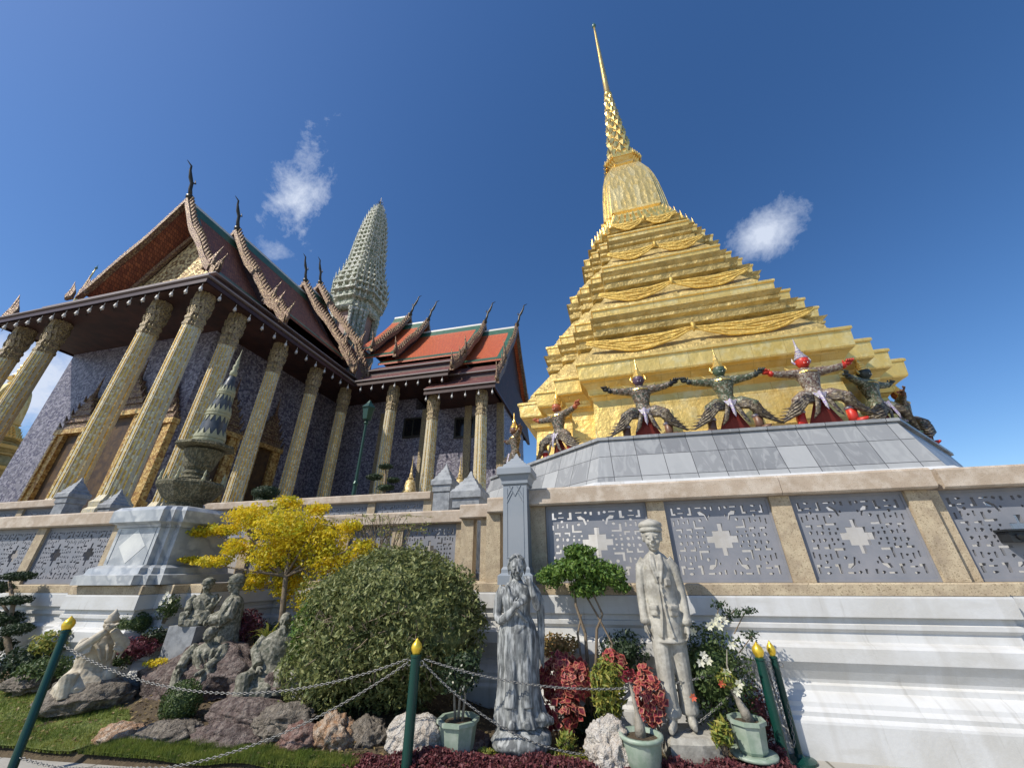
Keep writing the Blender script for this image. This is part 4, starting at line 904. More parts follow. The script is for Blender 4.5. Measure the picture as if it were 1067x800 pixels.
zz = lambda z: z-2.62
k = MB(); k.lathe([(.40, 0), (.55, zz(2.68)), (.50, zz(2.74)), (.72, zz(2.82)), (.98, zz(3.02)), (1.0, zz(3.08)), (.94, zz(3.12)), (.62, zz(3.16))], (0, 0, 0), 8, ph=.5); k.build('basin', M['mossstone'], pg)
for i in range(8):
    a = (i+.5)*math.pi/4; k = MB(); k.lathe([(.05, 0), (.06, .03), (.03, .08), (.045, .12), (.0, .22)], (.93*math.cos(a), .93*math.sin(a), zz(3.11)), 6); k.build('corner_knob', M['creamstone'], pg)
k = MB(); k.lathe([(.42, zz(3.163)), (.46, zz(3.2)), (.36, zz(3.26)), (.40, zz(3.30)), (.34, zz(3.36)), (.42, zz(3.42)), (.50, zz(3.60)), (.60, zz(3.76)), (.46, zz(3.80))], (0, 0, 0), 12); k.build('vase_body', M['mossstone'], pg)
k = MB(); k.lathe([(.80, zz(3.80)), (.92, zz(3.83)), (.90, zz(3.88)), (.50, zz(3.90))], (0, 0, 0), 8, ph=.5); k.build('octagonal_plate', M['mossstone'], pg)
ccol = [(.47, 3.905), (.42, 4.15), (.36, 4.5), (.30, 4.85), (.24, 5.1), (.17, 5.35), (.10, 5.5)]
k = MB(); k.lathe([(r_, zz(z)) for r_, z in ccol], (0, 0, 0), 20); k.build('cone', M['slate'], pg, True)
def coneR(z):
    for (r0, z0), (r1, z1) in zip(ccol[:-1], ccol[1:]):
        if z0 <= z <= z1: return r0+(r1-r0)*(z-z0)/(z1-z0)
    return .1
for zb, hh in ((3.92, .16), (4.50, .14), (5.0, .12)):
    k = MB(); R0 = coneR(zb+hh/2)
    k.lathe([(R0+.01, zz(zb)), (R0+.05, zz(zb+.02)), (R0+.05, zz(zb+hh*.4)), (R0+.02, zz(zb+hh*.5)), (R0+.045, zz(zb+hh*.6)), (R0+.04, zz(zb+hh)), (R0, zz(zb+hh+.01))], (0, 0, 0), 24)
    for i in range(14):
        for s, z1 in ((1, zb+hh), (-1, zb)):
            if s < 0 and zb < 4: continue
            a = 2*math.pi*(i+.5*(s < 0))/14; d = Vector((math.cos(a), math.sin(a), 0)); t = Vector((-d.y, d.x, 0)); w_ = R0*.17; r1 = coneR(min(5.4, z1+s*.12)); p0 = d*(R0+.03)+Vector((0, 0, zz(z1))); tp = d*(r1+.02)+Vector((0, 0, zz(z1+s*.13)))
            k.add([p0-t*w_, p0+t*w_, tp, p0-t*w_-d*.05, p0+t*w_-d*.05, tp-d*.03], [(0, 1, 2), (3, 5, 4), (0, 3, 4, 1), (1, 4, 5, 2), (2, 5, 3, 0)])
    k.build('lotus_band', M['creamstone'], pg)
k = MB(); k.lathe([(.10, zz(5.5)), (.13, zz(5.55)), (.12, zz(5.62)), (.07, zz(5.66)), (.10, zz(5.71)), (.09, zz(5.78)), (.05, zz(5.81)), (.07, zz(5.86)), (.05, zz(5.93)), (.02, zz(6.05)), (.004, zz(6.22))], (0, 0, 0), 14); k.build('beaded_tip', M['creamstone'], pg, True)
for o_ in kids(pg): o_.scale = (.54, .54, .965)
# ================================================================== ROCKS
def gnd(px, py, z=.08):
    a = at(px, py, 1) - Vector((0, 0, CH)); return Vector((0, 0, CH)) + a*((z-CH)/a.z)
def rockmat(name, c, v, sp=None): return mat(name, c, .85, 0, var=v, vscale=6, bump=1, bscale=22, bdist=.09, speck=sp)
M['rk_purple'] = rockmat('purple_brown_rock', (.155, .11, .095), ((.075, .055, .05), (.27, .22, .19)))
M['rk_grey'] = rockmat('grey_brown_rock', (.19, .16, .125), ((.09, .075, .06), (.30, .26, .21)))
M['rk_orange'] = rockmat('orange_rock', (.42, .24, .13), ((.30, .20, .13), (.55, .46, .36)))
M['rk_red'] = rockmat('dark_red_rock', (.20, .10, .075), ((.12, .07, .06), (.36, .26, .22)))
M['rk_white'] = rockmat('white_boulder', (.60, .55, .48), ((.50, .42, .34), (.66, .62, .56)))
M['rk_pale'] = rockmat('pale_grey_rock', (.42, .40, .35), ((.28, .27, .24), (.5, .48, .43)))
def rock(c, r, m, label, seed=0, rz=0, sub=4, amp=.3, lay=0):
    bm = bmesh.new(); bmesh.ops.create_icosphere(bm, subdivisions=sub+1, radius=1)
    o_ = Vector((seed*7.3, seed*3.1, seed*1.7)); cr, sr = math.cos(rz), math.sin(rz)
    for v in bm.verts:
        p = v.co.copy(); n0 = noise.noise(p*.9+o_); n1 = noise.noise(p*2.1+o_); n2 = noise.noise(p*5+o_); n3 = noise.noise(p*11+o_)
        f = 1+amp*(n0*1.1+abs(n1)*-.9+.2+n2*.35+n3*.18)
        p *= f
        if lay: p.z += .06*math.sin(p.z*lay+n0*3)
        p = Vector((p.x*r[0], p.y*r[1], p.z*r[2])); v.co = Vector((p.x*cr-p.y*sr, p.x*sr+p.y*cr, p.z))
    me = bpy.data.meshes.new('rock'); bm.to_mesh(me); bm.free(); me.materials.append(M[m]); me.polygons.foreach_set('use_smooth', [True]*len(me.polygons))
    o = bpy.data.objects.new('rock', me); scn.collection.objects.link(o); o.location = c; return tag(o, label, 'rock', 'rocks in the rockery')
def rk(x0, x1, y0, y1, m, label, Y=None, seed=0, amp=.3, ry=None, lay=0, rz=0):
    """rock filling a width and height at depth Y (or on the ground at its lower edge)"""
    cx = (x0+x1)/2
    if Y is None: Y = gnd(cx, y1, .05).y+.12
    a, b_, c, d = at(x0, (y0+y1)/2, Y), at(x1, (y0+y1)/2, Y), at(cx, y0, Y), at(cx, y1, Y)
    w_, h_ = (b_.x-a.x)/2, (c.z-d.z)/2; ctr = Vector(((a.x+b_.x)/2, Y+w_*.25, (c.z+d.z)/2-.03))
    return rock(ctr, (w_*1.02, ry or max(w_*.7, h_), h_*1.12), m, label, seed or int(cx), rz, amp=amp, lay=lay)
for a in [
    (128, 262, 674, 752, 'rk_purple', 'largest purple-brown boulder below the group of stone sages', 4.75, 1, .32, .45, 9),
    (196, 262, 752, 782, 'rk_purple', 'low brown rock at the lawn edge below the log-shaped one', None, 2),
    (208, 300, 728, 760, 'rk_purple', 'long log-shaped purple rock in front of the bearded statue', 4.25, 3, .2, .2),
    (98, 142, 753, 780, 'rk_orange', 'small orange rock at the corner of the left lawn', None, 4),
    (140, 196, 752, 782, 'rk_grey', 'flat grey-brown rock beside the small orange one', None, 5),
    (42, 118, 708, 748, 'rk_grey', 'grey-brown rock carrying the kneeling pale statue', 4.35, 6, .25, .35, 8),
    (240, 306, 694, 748, 'rk_purple', 'brown rock that the bearded statue sits on', 4.72, 7, .3, .3, 8),
    (260, 322, 736, 766, 'rk_grey', 'jagged layered grey ledge beside the round bush', 4.2, 8, .35, .2, 14),
    (284, 334, 752, 790, 'rk_red', 'dark red rounded rock at the right end of the lawn', None, 9),
    (328, 366, 746, 790, 'rk_orange', 'orange and cream pitted rock under the bush', None, 10, .42),
    (362, 402, 746, 788, 'rk_grey', 'brown and white pitted rock under the bush', None, 11, .42),
    (402, 456, 742, 797, 'rk_white', 'large smooth white boulder behind the middle green post', 4.22, 12, .2),
    (612, 656, 750, 798, 'rk_white', 'white jagged stone between the red coleus and the round pot', 4.30, 13, .45),
    (8, 42, 700, 722, 'rk_grey', 'small grey slab at the far left edge of the lawn', 4.5, 14),
    (262, 290, 757, 780, 'rk_pale', 'small pale wedge-shaped stone on the grass', None, 15),
    (104, 136, 704, 724, 'rk_pale', 'small pale stone beside the big purple boulder', 4.7, 16, .2),
    (300, 332, 690, 730, 'rk_pale', 'pale pitted rock half hidden by the bush', 4.8, 17, .4),
    (470, 512, 762, 790, 'rk_red', 'small dark stone between the octagonal pot and the woman statue', 4.45, 18),
    (180, 240, 655, 700, 'rk_grey', 'mossy grey-brown rock under the stone sages', 5.3, 19, .3, .4, 8)]: rk(*a)
# ================================================================== PEOPLE IN STONE
def stone(name, c, v, sc=5, dirt=None, streak=None):
    return mat(name, c, .75, 0, var=v, vscale=sc, bump=.5, bscale=45, bdist=.006, pattern=streak, speck=dirt)
def streaks(c2):
    def f(n, l, tc, cs, mixc, noise_f):
        mp = n.new('ShaderNodeMapping'); mp.inputs['Scale'].default_value = (34, 34, 7); l.new(tc, mp.inputs[0])
        t = n.new('ShaderNodeTexNoise'); t.inputs['Scale'].default_value = 1; t.inputs['Detail'].default_value = 6; l.new(mp.outputs[0], t.inputs['Vector'])
        r = n.new('ShaderNodeMapRange'); r.inputs[1].default_value = .44; r.inputs[2].default_value = .62; l.new(t.outputs['Fac'], r.inputs[0]); return mixc(r.outputs[0], cs, c2)
    return f
M['st_woman'] = stone('streaked_grey_stone', (.125, .13, .13), ((.07, .075, .075), (.19, .20, .195)), 4, None, streaks((.36, .37, .36)))
M['st_man'] = stone('warm_pale_stone', (.37, .35, .30), ((.23, .215, .18), (.46, .44, .38)), 4, ((.30, .28, .22), 14, .62))
M['st_sage'] = stone('mossy_grey_stone', (.16, .15, .11), ((.10, .10, .07), (.36, .34, .27)), 9, ((.08, .09, .06), 26, .56))
M['st_pale'] = stone('pale_tan_stone', (.50, .43, .32), ((.36, .31, .23), (.55, .50, .40)), 6)
def face(k, c, s, ry=0, rx=0):
    """head with brow, nose, eyes, lips, chin and ears, facing -Y; s = head height"""
    R = Matrix.Rotation(ry, 4, 'Z') @ Matrix.Rotation(rx, 4, 'X'); c = Vector(c)
    def e(p, r): k.ell(c+(R @ (Vector(p)*s)), [x*s for x in r], 14, 10, M=R)
    e((0, 0, .08), (.36, .42, .42)); e((0, -.10, -.20), (.27, .28, .28)); e((0, -.27, -.40), (.11, .10, .09))
    k.tube([c+(R @ (Vector(p)*s)) for p in ((0, -.40, .10), (0, -.46, -.02), (0, -.50, -.12))], [.045*s, .055*s, .075*s], 8)
    for q in (-1, 1):
        e((q*.15, -.36, .12), (.13, .05, .035)); e((q*.14, -.375, .015), (.075, .035, .035)); e((q*.36, .02, -.02), (.05, .09, .13)); e((q*.18, -.28, -.14), (.11, .10, .11)); e((q*.06, -.44, -.15), (.045, .04, .035))
    e((0, -.39, -.24), (.115, .05, .028)); e((0, -.385, -.295), (.095, .05, .03))
def hand5(k, w_, d, up, s=1.0, curl=.5):
    """palm and five bent fingers; d = direction of fingers, up = back of hand"""
    w_, d, up = Vector(w_), Vector(d).normalized(), Vector(up).normalized(); sd = d.cross(up).normalized(); up = sd.cross(d).normalized()
    k.tube([w_, w_+d*.045*s, w_+d*.09*s], [.026*s, .036*s, .034*s], 10)
    for i, ln in enumerate((.075, .085, .08, .062)):
        b0 = w_+d*.085*s+sd*(i-1.5)*.019*s; b1 = b0+(d*.6*(1-curl*.3)-up*curl*.3)*ln*s*.9; b2 = b1+(d*(1-curl)-up*curl)*ln*.5*s
        k.tube([b0, b1, b2], [.0105*s, .010*s, .007*s], 6)
    t0 = w_+d*.03*s-sd*.028*s; k.tube([t0, t0+(d*.5-sd*.5-up*.2)*.055*s, t0+(d*.9-sd*.35-up*.4)*.085*s], [.013*s, .012*s, .009*s], 6)
# --- standing man -------------------------------------------------------------------------
mp_ = at(713, 765, 4.74); MXs, MYs = mp_.x-.0, 4.74
man = empty('man_statue', (MXs, MYs, .02), 'tall pale stone statue of a man in a long buttoned coat and round cap', 'statue', rz=rad(-6))
k = MB()
for s in (-1, 1):
    fx = .11*s; fy_ = -.10 if s < 0 else .03
    k.tube([(s*.085, .01, .98), (s*.10, .0, .80), (s*.105, fy_*.5, .52), (fx, fy_*.8, .32), (fx, fy_, .12)], [.13, .128, .112, .105, .112], 14)
    k.lathe([(.112, .10), (.125, .12), (.115, .17)], (fx, fy_, 0), 12)
    k.tube([(fx, fy_+.04, .06), (fx+s*.01, fy_-.08, .055), (fx+s*.03, fy_-.19, .035)], [.062, .060, .028], 10)
secs = [(.70, .225, .16, .0), (.80, .225, .165, 0), (1.0, .205, .15, 0), (1.10, .195, .145, .0), (1.25, .205, .15, .005), (1.38, .215, .145, .01), (1.46, .19, .12, .01), (1.52, .13, .09, .01), (1.55, .075, .07, .0)]
R = []
for z, a, b_, y in secs:
    ring = []
    for i in range(40):
        t = 2*math.pi*i/40; cx, sy_ = math.cos(t), math.sin(t); fold = 1+.02*math.sin(t*7+z*3)*(z < 1.2)
        gap = 1.0-(.16*max(0, 1-abs((t-1.5*math.pi))/.16) if z < .98 else 0)*(1.0 if z < .85 else .5)
        ring.append((a*cx*fold*gap, b_*sy_*fold*gap+y, z))
    R.append(ring)
k.loft(R)
k.tube([(0, .0, 1.50), (0, -.01, 1.60)], [.062, .058], 12)
for s in (-1, 1):   # sleeves
    k.tube([(s*.15, .01, 1.46), (s*.225, .015, 1.38), (s*.262, .03, 1.20), (s*.272, .02, 1.08), (s*.268, -.03, .92), (s*.262, -.05, .86)], [.075, .078, .07, .066, .062, .066], 12)
    k.lathe([(.064, -.02), (.074, 0), (.07, .03)], (s*.264, -.045, .87), 10)
    hand5(k, (s*.262, -.055, .86), (-s*.05, -.12, -1), (s*1, 0, 0), 1.0, .4)
    # lapels, scarf, pockets and coat edges
    k.tube([(s*.055, -.07, 1.53), (s*.075, -.125, 1.42), (s*.02, -.160, 1.24)], [.022, .030, .012], 8)
    k.tube([(s*.035, -.075, 1.52), (s*.03, -.13, 1.42), (0, -.15, 1.30)], [.018, .022, .012], 8)
    k.tube([(s*.018, -.152, 1.24), (s*.02, -.158, 1.05), (s*.03, -.168, .92), (s*.075, -.165, .74)], [.009, .010, .012, .016], 6)
    for z0, w1 in ((1.02, .055), ):
        M_ = Matrix.Translation((s*.125, -.133, z0)) @ Matrix.Rotation(s*rad(30), 4, 'Z')
        k.box(-w1, w1, -.022, .03, -.085, .0, M_); k.box(-w1-.006, w1+.006, -.030, .03, -.022, .012, M_)
M_ = Matrix.Translation((.115, -.135, 1.28)) @ Matrix.Rotation(rad(28), 4, 'Z'); k.box(-.042, .042, -.018, .03, -.07, .0, M_)
k.lathe([(.222, .69), (.238, .70), (.225, .73)], (0, 0, 0), 40, sy=.72)
for z in (1.20, 1.12, 1.04, .96): k.ell((.03, -.163, z), .013, 8, 6)
face(k, (0, -.03, 1.70), .285, 0, rad(4))
for i in range(14):   # hair under the cap
    a = math.pi*(i/13)*1.1-.15; k.ell((.103*math.cos(a), -.02+.11*math.sin(a), 1.745), (.022, .022, .035), 8, 6)
k.v = [((x*.80 if z < 1.5 else x*(.80+.2*min(1, (z-1.5)/.08))), y, z) for x, y, z in k.v]; mb_ = k.build('body', M['st_man'], man); remesh(mb_, .0085, 1, lambda p: .0012*noise.noise(p*30))
k = MB(); k.lathe([(.120, 1.765), (.130, 1.775), (.131, 1.80), (.124, 1.812), (.126, 1.818), (.140, 1.832), (.128, 1.868), (.08, 1.895), (.03, 1.91), (.02, 1.915)], (0, -.02, 0), 28, sy=1.08); k.build('cap', M['st_man'], man, True)
man.scale = (.93, 1.0, (at(665, 541, 4.74).z-.27)/1.915); man.location.z = .27
sl = empty('stone_slab', (MXs+.02, MYs-.06, .06), 'flat pale stone slab under the feet of the man statue', 'slab', rz=rad(12)); k = MB(); k.loft([[(a*e, b_*e*.9, z) for a, b_ in ((-1, -.9), (.2, -1.02), (1, -.95), (1.05, .1), (.95, 1), (-.3, 1.03), (-1, .95), (-1.06, 0))] for e, z in ((.20, 0), (.22, .05), (.225, .16), (.20, .20))]); k.build('slab', M['st_man'], sl)
# --- standing woman ------------------------------------------------------------------------
WY = 4.45; wpos = at(543, 765, WY)
wom = empty('woman_statue', (wpos.x-.02, WY, .30), 'dark streaked stone statue of a woman in a draped gown by the bush', 'statue', rz=rad(14))
k = MB(); R = []
ws = [(.00, .27, .22, .03, .07), (.10, .25, .20, .01, .06), (.25, .225, .18, 0, .06), (.45, .215, .17, 0, .05), (.60, .22, .175, .0, .04), (.75, .215, .17, 0, .03), (.84, .19, .15, 0, .02), (.92, .145, .12, 0, 0), (1.02, .145, .12, 0, 0), (1.12, .165, .13, 0, .0), (1.19, .17, .105, 0, 0), (1.24, .11, .08, 0, 0), (1.27, .055, .055, 0, 0)]
for z, a, b_, x, fd in ws:
    ring = []
    for i in range(48):
        t = 2*math.pi*i/48; f = 1+fd*(math.sin(t*9+z*4)+.5*math.sin(t*15-z*6)); leg = 1-.06*math.exp(-((t-1.5*math.pi)/.28)**2)*(z < .7)
        ring.append((a*math.cos(t)*f+x, b_*math.sin(t)*f*leg, z))
    R.append(ring)
k.loft(R)
for s in (-1, 1):
    k.ell((s*.065, -.105, 1.08), (.055, .045, .052), 12, 8)
    k.tube([(s*.06, -.07, .82), (s*.07, -.10, .5), (s*.08, -.14, .15)], [.05, .075, .07], 10)
    k.tube([(s*.07, -.12, .045), (s*.075, -.23, .03)], [.05, .035], 8)
k.tube([(0, 0, 1.22), (.004, -.01, 1.32)], [.05, .046], 10)
k.tube([(-.15, 0, 1.20), (-.20, .0, 1.10), (-.225, -.01, .93), (-.20, -.06, .87)], [.055, .058, .05, .044], 12)
k.tube([(-.20, -.06, .87), (-.12, -.15, .92), (-.04, -.19, 1.0)], [.044, .040, .030], 10); hand5(k, (-.04, -.19, 1.0), (.6, -.1, .55), (0, -1, .3), .95, .7)
k.tube([(.15, 0, 1.20), (.21, -.03, 1.10), (.22, -.09, 1.0), (.18, -.15, 1.12), (.15, -.15, 1.20)], [.053, .053, .046, .040, .028], 12); hand5(k, (.15, -.15, 1.20), (-.3, .1, .9), (.4, -.9, 0), .95, .8)
# drapery: scarf over the shoulders hanging down her left side, hip sash, gown folds
k.tube([(-.12, -.09, 1.22), (-.06, -.15, 1.05), (.02, -.15, .95), (.10, -.13, .87)], [.02, .022, .02, .014], 8)
for q in range(6): k.tube([(-.19+.018*q, -.04-.012*q, 1.22-.01*q), (-.16+.02*q, -.10-.006*q, 1.08), (-.14+.02*q, -.12, .93)], [.014, .013, .008], 6)
for q in range(4): k.tube([(.17+.02*q, .0, 1.24-.02*q), (.24+.014*q, .0, 1.05), (.245+.012*q, .02, .80), (.22+.016*q, .02, .55-.04*q)], [.020, .026, .024, .012], 8)
k.tube([(-.15, -.05, .86), (-.07, -.13, .82), (.0, -.155, .78), (.07, -.13, .83), (.15, -.05, .88)], [.014, .018, .022, .018, .014], 8)
for q in range(11):
    a = 2*math.pi*q/11+.2; k.tube([(.17*math.cos(a), .14*math.sin(a), .74), (.175*math.cos(a+.06), .15*math.sin(a+.06), .40), (.225*math.cos(a+.12), .19*math.sin(a+.12), .05)], [.010, .016, .026], 6)
k.tube([(.10, -.10, .06), (.24, -.10, .05), (.34, -.06, .02)], [.07, .06, .03], 8)
face(k, (.005, -.03, 1.395), .245, 0, rad(8))
k.ell((0, .035, 1.44), (.10, .10, .11), 14, 10)
for s in (-1, 1):
    for q in range(5): k.tube([(s*.01, -.09+.02*q, 1.52), (s*.075, -.08+.02*q, 1.49), (s*.105, -.02+.02*q, 1.41), (s*.09, .03, 1.32)], [.012, .014, .013, .008], 6)
k.ell((0, .12, 1.47), (.055, .055, .055), 10, 8); k.tube([(-.03, .09, 1.38), (-.06, .09, 1.25), (-.05, .10, 1.1)], [.035, .03, .01], 8)
wb = k.build('body', M['st_woman'], wom); remesh(wb, .0075, 1, lambda p: .0012*noise.noise(p*25))
s_ = (at(531, 579, WY).z-.30)/1.52; wom.scale = (s_*1.0, s_, s_)
rock((wpos.x+.0, WY-.0, .19), (.28, .24, .13), 'st_woman', 'rounded grey rock base under the woman statue', 33, amp=.12, sub=3)
# --- sages -------------------------------------------------------------------------------------
def robe(k, c, H_, w_, lean=0, seat=False, n=36, seed=0, dirx=0):
    """robed torso and skirt; returns the neck point"""
    c = Vector(c); prof_ = [(0, 1.15, .95), (.10, 1.10, .9), (.3, .95, .8), (.5, .82, .70), (.66, .85, .68), (.78, .90, .62), (.86, .62, .45), (.90, .3, .28)]
    if seat: prof_ = [(0, 1.35, 1.35), (.16, 1.35, 1.3), (.30, 1.15, 1.0), (.42, .88, .72), (.62, .92, .68), (.76, .95, .62), (.86, .62, .45), (.92, .3, .28)]
    R = []
    for t, a, b_ in prof_:
        ring = []
        for i in range(n):
            th = 2*math.pi*i/n; f = 1+.05*math.sin(th*8+seed+t*6)*(1-t)+.02*math.sin(th*13+t*9)
            ring.append(c+Vector((a*w_*math.cos(th)*f+dirx*t*H_, b_*w_*math.sin(th)*f+lean*t*H_-(.25*w_ if seat and t < .3 else 0), t*H_)))
        R.append(ring)
    k.loft(R); return c+Vector((dirx*H_*.93, lean*H_*.93, H_*.93))
def sage(name, loc, label, H_, w_, m, rz=0, seat=False, lean=0, hat=None, beard=False, arms='fold', headtilt=0, staff=False, dirx=0, hs=.2, plinth=None):
    r = empty(name, loc, label, 'statue', 'old stone figures in the rockery', rz)
    k = MB(); nk = robe(k, (0, 0, 0), H_, w_, lean, seat, seed=len(label), dirx=dirx); hc = nk+Vector((dirx*.3*hs, lean*hs-.02, hs*.55))
    k.tube([nk-Vector((0, 0, .06)), hc], [.3*hs, .26*hs], 8); face(k, hc, hs, 0, headtilt)
    k.ell(hc+Vector((0, .03, .05*hs)), (.40*hs, .42*hs, .45*hs), 12, 8)
    sy = nk.z-.16*H_
    for s in (-1, 1):
        sh = Vector((nk.x+s*.8*w_, nk.y, sy+.03))
        if arms == 'fold': P_ = [sh, sh+Vector((s*.25*w_, -.1*w_, -.16*H_)), Vector((nk.x+s*.25*w_, nk.y-.95*w_, sy-.20*H_))]; rr = [.34*w_, .36*w_, .34*w_]
        elif arms == 'up': P_ = [sh, sh+Vector((s*.2*w_, -.55*w_, -.10*H_)), Vector((nk.x+s*.16*w_, nk.y-.95*w_, sy+.22*H_))]; rr = [.32*w_, .32*w_, .20*w_]
        else: P_ = [sh, sh+Vector((s*.35*w_, -.1*w_, -.18*H_)), Vector((nk.x+s*.8*w_, nk.y-.85*w_, sy-.33*H_))]; rr = [.30*w_, .30*w_, .24*w_]
        k.tube(P_, rr, 10); d = (P_[2]-P_[1]).normalized(); hand5(k, P_[2]+d*.02, d, (s, 0, .3), hs*4.2, .6)
        for q in range(3): k.tube([P_[1]+Vector((0, -.02*q, -.02-.02*q)), P_[1]*.4+P_[2]*.6+Vector((0, -.02, -.10*H_-.03*q))], [.03, .012], 6)
        if seat: k.tube([(s*.5*w_, -.2*w_, .26*H_), (s*.95*w_, -1.25*w_, .30*H_), (s*.8*w_, -1.35*w_, .02)], [.42*w_, .38*w_, .28*w_], 10)
    for q in range(4): k.tube([nk+Vector((-.5*w_+.1*q, -.2*w_, -.05)), nk+Vector((-.1*w_+.08*q, -.62*w_, -.26*H_)), nk+Vector((.2*w_+.05*q, -.55*w_, -.42*H_))], [.018, .018, .01], 6)
    if beard:
        for q in range(-2, 3): k.tube([hc+Vector((q*.05*hs, -.36*hs, -.36*hs)), hc+Vector((q*.09*hs, -.5*hs, -.8*hs)), hc+Vector((q*.04*hs, -.5*hs, -1.2*hs))], [.10*hs, .09*hs, .02*hs], 6)
    o = k.build('body', M[m], r); remesh(o, .0075, 0, lambda p: .003*noise.noise(p*18)+.0015*noise.noise(p*50))
    if hat == 'cap': k = MB(); k.lathe([(.50*hs, .12*hs), (.60*hs, .20*hs), (.50*hs, .42*hs), (.58*hs, .52*hs), (.3*hs, .74*hs), (.02, .80*hs)], hc, 14); k.build('hat', M[m], r, True)
    if hat == 'wide': k = MB(); k.lathe([(.42*hs, .2*hs), (.85*hs, .22*hs), (.8*hs, .3*hs), (.4*hs, .46*hs), (.12*hs, .62*hs), (.01, .66*hs)], hc, 14); k.build('hat', M[m], r, True)
    if hat == 'crest': 
        k = MB(); k.lathe([(.42*hs, .15*hs), (.46*hs, .3*hs), (.3*hs, .5*hs), (.34*hs, .58*hs), (.12*hs, .85*hs), (.01, 1.0*hs)], hc, 12)
        k.build('headdress', M[m], r, True)
    if staff: k = MB(); k.tube([Vector((nk.x+.8*w_, nk.y-1.0*w_, sy-.1)), Vector((nk.x-.2*w_, nk.y-1.7*w_, -.10))], .016, 6); k.build('staff', M[m], r)
    return r
def pxsage(px, ytop, ybot, Y, **kw):
    a, b_ = at(px, ybot, Y), at(px, ytop, Y); H_ = b_.z-a.z
    return a, H_
a, Hh = pxsage(84, 637, 722, 4.45); sage('kneeling_statue', a, 'pale tan kneeling stone figure with raised hands on the left rocks', Hh*.80, .20, 'st_pale', rad(62), True, -.22, 'crest', arms='up', hs=.17, headtilt=rad(-8))
a, Hh = pxsage(229, 599, 690, 5.15); sage('sage_statue', a, 'tallest stone sage with a flat cap, standing behind the hunched one', Hh*.84, .21, 'st_sage', rad(-35), False, -.05, 'cap', arms='fold', hs=.19)
a, Hh = pxsage(206, 606, 650, 5.2); sage('sage_statue', a, 'small seated stone figure on a dark block beside the marble pedestal', Hh*.80, .15, 'st_sage', rad(28), True, -.08, 'cap', arms='down', hs=.15)
pl = empty('stone_block', (a.x-.02, 5.28, .35), 'dark grey stone block under the small seated figure', 'block')
k = MB(); k.box(-.24, .24, -.28, .25, 0, a.z-.35-.004); k.build('block', M['post_stone'], pl); k = MB(); k.box(-.30, .30, -.34, .3, -.12, -.003); k.build('step', M['post_stone'], pl)
a, Hh = pxsage(214, 650, 712, 4.9); sage('sage_statue', a, 'hunched stone figure crouching lowest in front of the tall sage', Hh*.78, .21, 'st_sage', rad(10), True, -.25, None, arms='down', hs=.17, headtilt=rad(20))
a, Hh = pxsage(272, 634, 722, 4.75); sage('bearded_statue', a, 'bearded stone figure with a staff seated on the rock beside the round bush', Hh*.80, .21, 'st_sage', rad(38), True, .05, None, True, 'down', rad(8), True, dirx=.12, hs=.17)
# ================================================================== POSTS AND CHAINS
M['postgreen'] = mat('dark_green_enamel', (.006, .045, .035), .25, 0, bump=.05)
M['knob'] = mat('gold_paint', (.85, .58, .06), .3, .6)
M['chain'] = mat('steel_chain', (.24, .235, .22), .5, .6)
def stan(p, h, label, r_=.045, tilt=(0, 0), knob=1.0):
    r = empty('barrier_post', p, label, 'barrier post', 'green posts of the chain barrier'); r.rotation_euler = (tilt[0], tilt[1], 0)
    k = MB(); k.lathe([(.13, 0), (.13, .02), (r_+.01, .04), (r_, .06), (r_, h-.155), (r_+.006, h-.15), (r_+.006, h-.135), (r_*.8, h-.13)], (0, 0, 0), 20); k.build('pole', M['postgreen'], r, False)
    k = MB(); n_ = knob; k.lathe([(.035*n_, h-.131), (.036*n_, h-.12), (.048*n_, h-.10), (.052*n_, h-.075), (.044*n_, h-.05), (.024*n_, h-.028), (.010*n_, h-.012), (.002, h)], (0, 0, 0), 16); k.build('gold_knob', M['knob'], r, True)
    k = MB()
    for a in range(2):
        pts = [(math.cos(t/8*2*math.pi)*.022+(r_+.02)*(1 if a else -1), 0, h-.2+math.sin(t/8*2*math.pi)*.022) for t in range(9)]; k.tube(pts, .005, 5)
        o = k.build('chain_ring', M['chain'], r); k = MB()
    return r
PC0 = (-1.86, 3.98, 0); stan(PC0, 1.01, 'green post with gold knob standing alone in the middle foreground')
PR1 = (1.36, 4.86, 0); stan(PR1, .93, 'green post with gold knob, nearer and thicker of the right pair', .042)
PR2 = (1.53, 5.02, 0); stan(PR2, .92, 'green post with pointed gold knob, slimmer rear one of the right pair', .032, knob=.75)
LB = gnd(8, 812, 0); LT = at(75, 641, LB.y+.10)
lt = Vector((LT.x-LB.x, LT.y-LB.y, LT.z)); print('LEFT POST', LB, LT, lt.length)
r = stan(LB, lt.length, 'leaning green post at the far left in front of the lawn', .034); r.rotation_mode = 'QUATERNION'; r.rotation_quaternion = lt.to_track_quat('Z', 'Y')
PL = lambda f: LB+lt*f
def link():
    k = MB(); pts = []
    for i in range(11): t = 2*math.pi*i/10; pts.append((.018*math.cos(t), .0085*math.sin(t), 0))
    k.tube(pts, .0034, 5, up=(0, 0, 1)); return k
LK = link()
